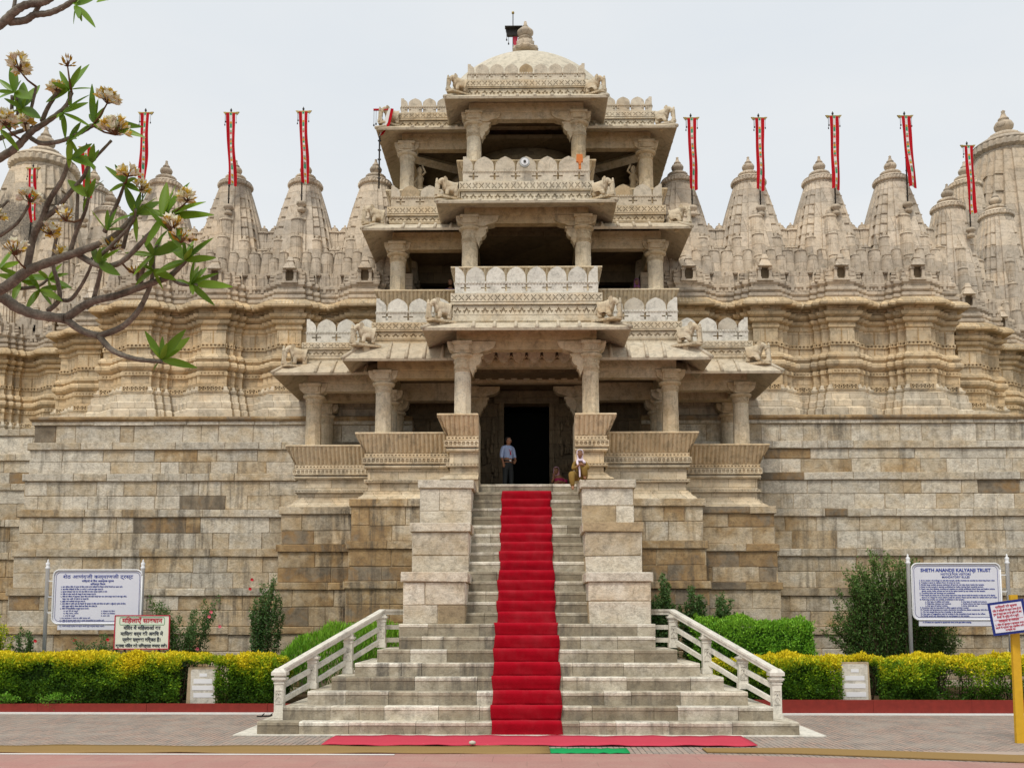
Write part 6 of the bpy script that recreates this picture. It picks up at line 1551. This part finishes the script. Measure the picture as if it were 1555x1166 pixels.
# trunk and limbs outside the view so that the boughs spring from a real tree
tk=[Vector((-6.6,FY+.3,-.05)),Vector((-6.5,FY+.3,.8)),Vector((-6.2,FY+.25,1.8)),Vector((-5.7,FY+.2,2.7))]
m.tube(tk,[.2,.17,.15,.13],12)
for pts,r0,r1,d0,d1 in (BR[0],BR[2],BR[10],BR[13],BR[29],BR[33]):
    e=fp(*pts[0],d0); s_=tk[3]; mid=s_.lerp(e,.5)+Vector((0,0,-.18)); m.tube([s_,mid,e],[.11,.08,r0*d0/1500*.9],9)
m.build('branches',M_BARK,tree)
def fleaf(m,p,d,l,w,n=None,c=None,droop=.18):
    n=n or (Vector((0,-1,.3))+rv()*.6).normalized(); s=d.cross(n).normalized(); n=s.cross(d).normalized()
    K=8; vs=[];fs=[]
    for i in range(K+1):
        t=i/K; wv=w*.5*(math.sin(PI*min(1,t**.85))**.8)*(1-.15*t)+.002; q=p+d*l*t-Vector((0,0,1))*l*droop*t*t
        vs+=[q+s*wv+n*wv*.28,q,q-s*wv+n*wv*.28]
    for i in range(K):
        for j in range(2): a=i*3+j; fs.append((a,a+1,a+4,a+3))
    m.add([tuple(v) for v in vs],fs,True,c or (rnd.uniform(.2,.8),0,rnd.uniform(.35,.75)))
LF=[ # cluster: px,py, depth, list of (dx,dy px) leaf tips
 (105,137,5.1,[(30,-42),(18,-38),(36,-4),(-14,-30),(-10,-18),(2,28),(-34,16),(8,-22)]),
 (95,172,5.1,[(41,-30),(38,-18),(42,18),(4,36),(-4,10)]),
 (143,188,5.1,[(-3,-62),(6,-38),(72,1),(76,16),(-24,18),(16,-26),(-38,26)]),
 (107,212,5.15,[(-2,40),(14,26),(6,-14)]),(109,241,5.2,[(36,10),(32,-2)]),(22,141,5.2,[(-3,-48),(-24,-22),(-30,-4),(10,-20),(14,40)]),
 (34,165,5.2,[(2,-42),(6,-20),(28,12),(26,-38)]),(0,196,5.2,[(34,-12),(-18,-30),(28,30),(12,36),(-20,14)]),
 (133,300,5.3,[(4,-58),(-10,-20),(12,-30),(-6,20)]),(189,279,5.2,[(-14,-30),(4,-28),(-22,10),(18,-10)]),
 (206,326,5.25,[(20,-42),(8,-36),(50,-6),(-16,-46),(36,-22),(-36,10),(2,38)]),
 (247,331,5.2,[(40,-56),(20,-52),(76,-9),(64,-28),(6,-56),(-30,-20),(-26,40),(16,-40)]),
 (255,350,5.2,[(22,26),(30,6),(-20,22),(36,24)]),(233,388,5.4,[(52,-28),(36,-10),(-42,-6),(-16,-32),(14,-30),(-6,18),(-30,28)]),
 (281,396,5.35,[(42,-37),(46,-7),(14,-34),(-4,-40),(-44,16),(10,-20),(-34,10)]),(290,432,5.4,[(41,-19),(62,0),(35,28),(3,14),(12,-30),(-22,-8),(6,-42)]),
 (233,410,5.5,[(34,12),(14,26),(-26,20)]),(245,546,5.6,[(36,-48),(-24,-45),(42,-36),(53,9),(2,-36),(-8,-22),(8,-26)]),
 (73,424,5.8,[(30,-10),(36,12),(-20,-20),(-36,-6),(4,22)]),(30,425,5.8,[(-34,-10),(-24,16),(20,-18),(34,-4),(30,14),(-10,30)]),
 (0,408,5.7,[(30,-12),(16,-30),(34,10)]),(150,400,5.4,[(18,-36),(32,14),(-10,-30)]),(60,440,5.8,[(34,14),(44,-6),(-20,28),(20,24)]),
 (163,350,5.3,[(24,-22),(34,-4),(14,-34)]),(138,249,5.2,[(5,-32),(12,-22)]),(116,9,4.8,[(-4,26),(8,22),(28,30),(3,16)]),(172,-4,4.8,[(6,6),(-8,4)]),
]
ml=MB()
for (px,py,y,tipz) in LF:
    p=fp(px,py,y)
    ex=[(rnd.uniform(-34,34),rnd.uniform(-34,14)) for _ in range(3)]
    for dx,dy in tipz+ex:
        yy=y+rnd.uniform(-.12,.12); e=fp(px+dx,py+dy,yy); d=e-p; l=d.length
        if l<.03: continue
        fleaf(ml,p,d.normalized(),l*1.03,max(.022,min(.060,l*.235))*rnd.uniform(.85,1.1),droop=.06)
ml.build('leaves',M_FRA,tree)
M_FLW=leaf_mat('frangipani petals',[(0,(.50,.28,.02)),(.3,(.75,.52,.07)),(.55,(.82,.76,.55)),(1,(.86,.84,.76))],rough=.5,trans=.15)
M_BUDS=plain('brown flower stalks',(.13,.065,.03),.7,.2,.3,20)
FL=[(30,98,5.1,16,1),(8,182,5.1,15,.9),(176,194,5.05,19,1),(163,150,5.05,13,.9),(22,378,5.4,16,.35),(100,328,5.3,13,.3),(76,350,5.5,10,.5),(45,300,5.4,12,.6),(262,340,5.15,14,.45),(275,362,5.15,11,.35),(172,372,5.4,11,.35),(194,262,5.1,11,.6),(215,284,5.2,9,.4),(285,300,5.15,10,.7),(90,385,5.5,9,.5),(103,96,5.05,9,0),(288,362,5.2,8,0),(205,412,5.4,7,0),(-4,330,5.5,9,.5),(85,135,5.1,5,1),(38,186,5.2,6,.9)]
for (px,py,y,rp,op) in FL:
    c=fp(px,py,y); R=rp*y/1500*.88; st=MB(); pe=MB(); base=c-Vector((0,0,R*.75))
    n=int(9+rp*.9)
    for i in range(n):
        o=rv()*rnd.uniform(.6,1.05); o.z=o.z*.75+.15; e=c+Vector((o.x*R,o.y*R,o.z*R*.8-R*.2)); st.tube([base,base.lerp(e,.55)+rv()*R*.08,e],[.003,.0022,.002],4)
        d=(e-base).normalized()
        if rnd.random()<op:
            for k in range(5):
                a=k*1.257+i; s=d.cross(Vector((.3,.2,1))).normalized(); b=d.cross(s); dd=(d*1.1+(s*math.cos(a)+b*math.sin(a))*.55).normalized()
                leaf(pe,e,dd,-(s*math.cos(a)+b*math.sin(a)),.048,.032,(rnd.choice([.75,.95,.6,.25]),0,.55))
        else:
            for k in range(3):
                a=k*2.1; s=d.cross(Vector((.3,.2,1))).normalized(); b=d.cross(s); leaf(pe,e,(d+(s*math.cos(a)+b*math.sin(a))*.15).normalized(),(s*math.cos(a)+b*math.sin(a)),.034,.010,(rnd.choice([.05,.15,.3]),0,.3))
    nb=min(SAMP,key=lambda q:(q-base).length)
    if .01<(nb-base).length<.5: st.tube([base,base.lerp(nb,.5)+Vector((0,0,-.01)),nb],[.004,.0055,.007],5)
    f=st.build('flower_cluster',M_BUDS,tree); pe.build('petals',M_FLW,f)
# ================================================================== GROUND
def sheet(name,poly,z,mat,label=None,kind='structure'):
    me=bpy.data.meshes.new(name); me.from_pydata([(x,y,z) for x,y in poly],[],[tuple(range(len(poly)))]); me.materials.append(mat); me.update()
    o=bpy.data.objects.new(name,me); COL.objects.link(o)
    if kind: o['kind']=kind
    if label: o['label']=label
    return o
def soil_mat():
    m=NT('dry soil',.95,.1); p=m.pos(); n1=m.noise(p,.8,6,.6); n2=m.noise(p,12,6,.7)
    m.col(m.mix(n2,m.mix(n1,(.13,.10,.06),(.22,.17,.10)),(.10,.12,.04))); m.bump(n2,.5,.03); return m.m
def paver_mat():
    m=NT('small brick pavers',.85,.2); p=m.pos()
    bx=m.n('ShaderNodeTexBrick'); mp=m.n('ShaderNodeMapping'); m.l(p,mp.inputs[0]); mp.inputs['Rotation'].default_value=(0,0,PI/2); m.l(mp.outputs[0],bx.inputs['Vector'])
    bx.inputs['Scale'].default_value=1; bx.inputs['Brick Width'].default_value=.22; bx.inputs['Row Height'].default_value=.11; bx.inputs['Mortar Size'].default_value=.011
    bx.inputs['Color1'].default_value=(.42,.30,.24,1); bx.inputs['Color2'].default_value=(.28,.24,.21,1); bx.inputs['Mortar'].default_value=(.09,.075,.06,1); bx.inputs['Mortar Smooth'].default_value=.3
    n1=m.noise(p,1.3,5,.6); n2=m.noise(p,30,4,.6); 
    c=m.mix(m.ramp(n1,[(.4,0.0),(.65,.55)]),bx.outputs['Color'],(.37,.33,.28)); c=m.mix(1.0,c,m.ramp(n2,[(.3,.75),(.7,1.2)]),'MULTIPLY')
    m.col(c); m.bump(m.math('SUBTRACT',m.math('MULTIPLY',n2,.3),bx.outputs['Fac']),.5,.01); return m.m
def tile_mat():
    m=NT('pink stone paving',.6,.3); p=m.pos()
    bx=m.n('ShaderNodeTexBrick'); m.l(p,bx.inputs['Vector']); bx.inputs['Scale'].default_value=1; bx.inputs['Brick Width'].default_value=1.2; bx.inputs['Row Height'].default_value=.62; bx.inputs['Mortar Size'].default_value=.006
    bx.inputs['Color1'].default_value=(.42,.215,.185,1); bx.inputs['Color2'].default_value=(.37,.20,.175,1); bx.inputs['Mortar'].default_value=(.27,.16,.13,1)
    n1=m.noise(p,1.1,6,.65,.5); n2=m.noise(p,25,5,.6)
    c=m.mix(m.ramp(n1,[(.42,0.0),(.7,.6)]),bx.outputs['Color'],(.43,.28,.23)); c=m.mix(1.0,c,m.ramp(n2,[(.3,.88),(.7,1.1)]),'MULTIPLY')
    m.col(c); m.bump(m.math('SUBTRACT',m.math('MULTIPLY',n2,.25),bx.outputs['Fac']),.3,.008); return m.m
sheet('ground',[(-250,-60),(250,-60),(250,400),(-250,400)],-.02,soil_mat())
sheet('paved_path',[(-30,18.1),(30,16.0),(30,25.62),(-30,25.62)],.0,paver_mat())
sheet('pink_plaza',[(-30,-10),(30,-10),(30,15.6),(8,17.35),(3.2,18.35),(-30,18.35)],.004,tile_mat())
M_WLINE=plain('white road paint',(.70,.70,.67),.7,.2,.12,8)
sheet('white_line',[(-30,18.1),(-2.4,18.1),(-2.4,18.22),(-30,18.22)],.009,M_WLINE)
sheet('pale_paving_strip',[(5.4,18.75),(30,18.75),(30,18.1),(9.5,18.25)],.005,plain('pale paving',(.42,.33,.27),.8,.2,.15,4))
def mat_obj(name,poly,z,th,mat,label,cat='mat',group=None):
    mb=MB(); mb.prism([(x,y) for x,y in poly],(0,0,z+th),(1,0,0),(0,1,0),(0,0,1),th); o=mb.build(name,mat); tag(o,label,cat,group)
    return o
def subdiv_rect(name,x0,x1,y0,y1,z,mat,label,skew=0,group=None,n=60):
    mb=MB(); vs=[];fs=[]
    for i in range(n+1):
        u=i/n; x=x0+(x1-x0)*u
        for j in range(5):
            v=j/4; yy=y0+(y1-y0)*v+.012*math.sin(u*40+j)+.01*math.sin(u*97); vs.append((x+skew*(1-v)*0,yy,z+.008*math.sin(u*31+v*3)+.006*math.sin(u*77+j)+.01))
    for i in range(n):
        for j in range(4): a=i*5+j; fs.append((a,a+5,a+6,a+1))
    mb.add(vs,fs,True); o=mb.build(name,mat); s=o.modifiers.new('thickness','SOLIDIFY'); s.thickness=.015
    tag(o,label,'mat',group); return o
subdiv_rect('pink_mat',-3.97,4.42,19.32,20.82,.03,M_PINKM,'long faded pink woven mat lying across the foot of the stairs')
subdiv_rect('coir_mat',-20,.42,18.30,19.30,.012,M_COIR,'long brown coir mat strip left of the green mat')
mat_obj('coir_mat',[(3.3,19.0),(5.2,19.05),(9.5,17.95),(30,13.2),(30,12.3),(9.3,17.1),(4.8,18.35),(3.3,18.5)],.010,.02,M_COIR,'brown coir mat strip bending toward the right edge of the view')
subdiv_rect('green_mat',.43,1.88,18.35,19.02,.012,M_GREEN,'short green mat between the two brown coir mats',n=12)
# small white stone
mb=MB(); mb.lathe([(.03,.05),(.07,.07),(.06,.11),(.0,.13)],-1.05,19.25,10,True); o=mb.build('pebble',M_WHI); tag(o,'small white pebble lying on the front edge of the pink mat','pebble')
# kerb of the flower bed
for sg,x0,x1 in ((-1,-24,-5.5),(1,5.5,24)):
    x=x0; i=0
    t=thing('garden_kerb',(sg*9,25.7,0),'dark red painted kerb in front of the %s golden hedge'%('left' if sg<0 else 'right'),'kerb','red kerbs')
    while x<x1:
        w=min(3.1*rnd.uniform(.8,1.15),x1-x); mb=MB(); mb.c=(.5,.5,.5); h=.245+rnd.uniform(-.01,.01) if sg<0 else .36
        mb.box(x+.004,x+w-.004,25.68+rnd.uniform(-.008,.008),25.86,0,h); mb.build('kerb_stone',M_KERB,t); x+=w
    mb=MB(); mb.box(x0,x1,25.5,25.68,0.0,.035,(.5,.5,.6)); mb.build('kerb_edging',M_WLINE,t)
sheet('flower_bed_soil',[(-30,25.8),(30,25.8),(30,36),(-30,36)],.16,M_SOIL)
# ================================================================== SKY, SUN, COLOUR
w=bpy.data.worlds.new('World'); scn.world=w; w.use_nodes=True; nt=w.node_tree; nt.nodes.clear()
def N(t): return nt.nodes.new(t)
SUN_EL=math.radians(58); SUN_AZ=math.radians(-158)   # behind the viewer, slightly left
sky=N('ShaderNodeTexSky'); sky.sky_type='NISHITA'; sky.sun_disc=False; sky.sun_elevation=SUN_EL; sky.sun_rotation=math.radians(202); sky.air_density=1.2; sky.dust_density=4
sc_=N('ShaderNodeVectorMath'); sc_.operation='SCALE'; sc_.inputs['Scale'].default_value=.10; nt.links.new(sky.outputs[0],sc_.inputs[0])
tc=N('ShaderNodeTexCoord'); mp=N('ShaderNodeMapping'); mp.inputs['Scale'].default_value=(1,1,3); nt.links.new(tc.outputs['Generated'],mp.inputs[0])
nz=N('ShaderNodeTexNoise'); nz.inputs['Scale'].default_value=1.6; nz.inputs['Detail'].default_value=5; nz.inputs['Roughness'].default_value=.55; nt.links.new(mp.outputs[0],nz.inputs['Vector'])
rp=N('ShaderNodeValToRGB'); rp.color_ramp.elements[0].position=.3; rp.color_ramp.elements[0].color=(.77,.82,.87,1); rp.color_ramp.elements[1].position=.7; rp.color_ramp.elements[1].color=(.87,.89,.90,1); nt.links.new(nz.outputs['Fac'],rp.inputs[0])
mx=N('ShaderNodeMix'); mx.data_type='RGBA'; mx.inputs[0].default_value=.95; nt.links.new(sc_.outputs[0],mx.inputs[6]); nt.links.new(rp.outputs[0],mx.inputs[7])
bg=N('ShaderNodeBackground'); bg.inputs['Strength'].default_value=1.0; nt.links.new(mx.outputs[2],bg.inputs[0]); wo=N('ShaderNodeOutputWorld'); nt.links.new(bg.outputs[0],wo.inputs[0])
sl=bpy.data.lights.new('sun','SUN'); sl.energy=2.3; sl.angle=math.radians(14); sl.color=(1.0,.95,.87)
so=bpy.data.objects.new('sun',sl); COL.objects.link(so); so.location=(-10,-20,40)
d=Vector((math.sin(math.radians(202))*math.cos(SUN_EL),math.cos(math.radians(202))*math.cos(SUN_EL),math.sin(SUN_EL)))
so.rotation_euler=d.to_track_quat('Z','Y').to_euler()
vs_=scn.view_settings; vs_.view_transform='Standard'; vs_.look='None'; vs_.gamma=1; vs_.exposure=0; vs_.use_curve_mapping=False
scn.cycles.max_bounces=5; scn.cycles.diffuse_bounces=3
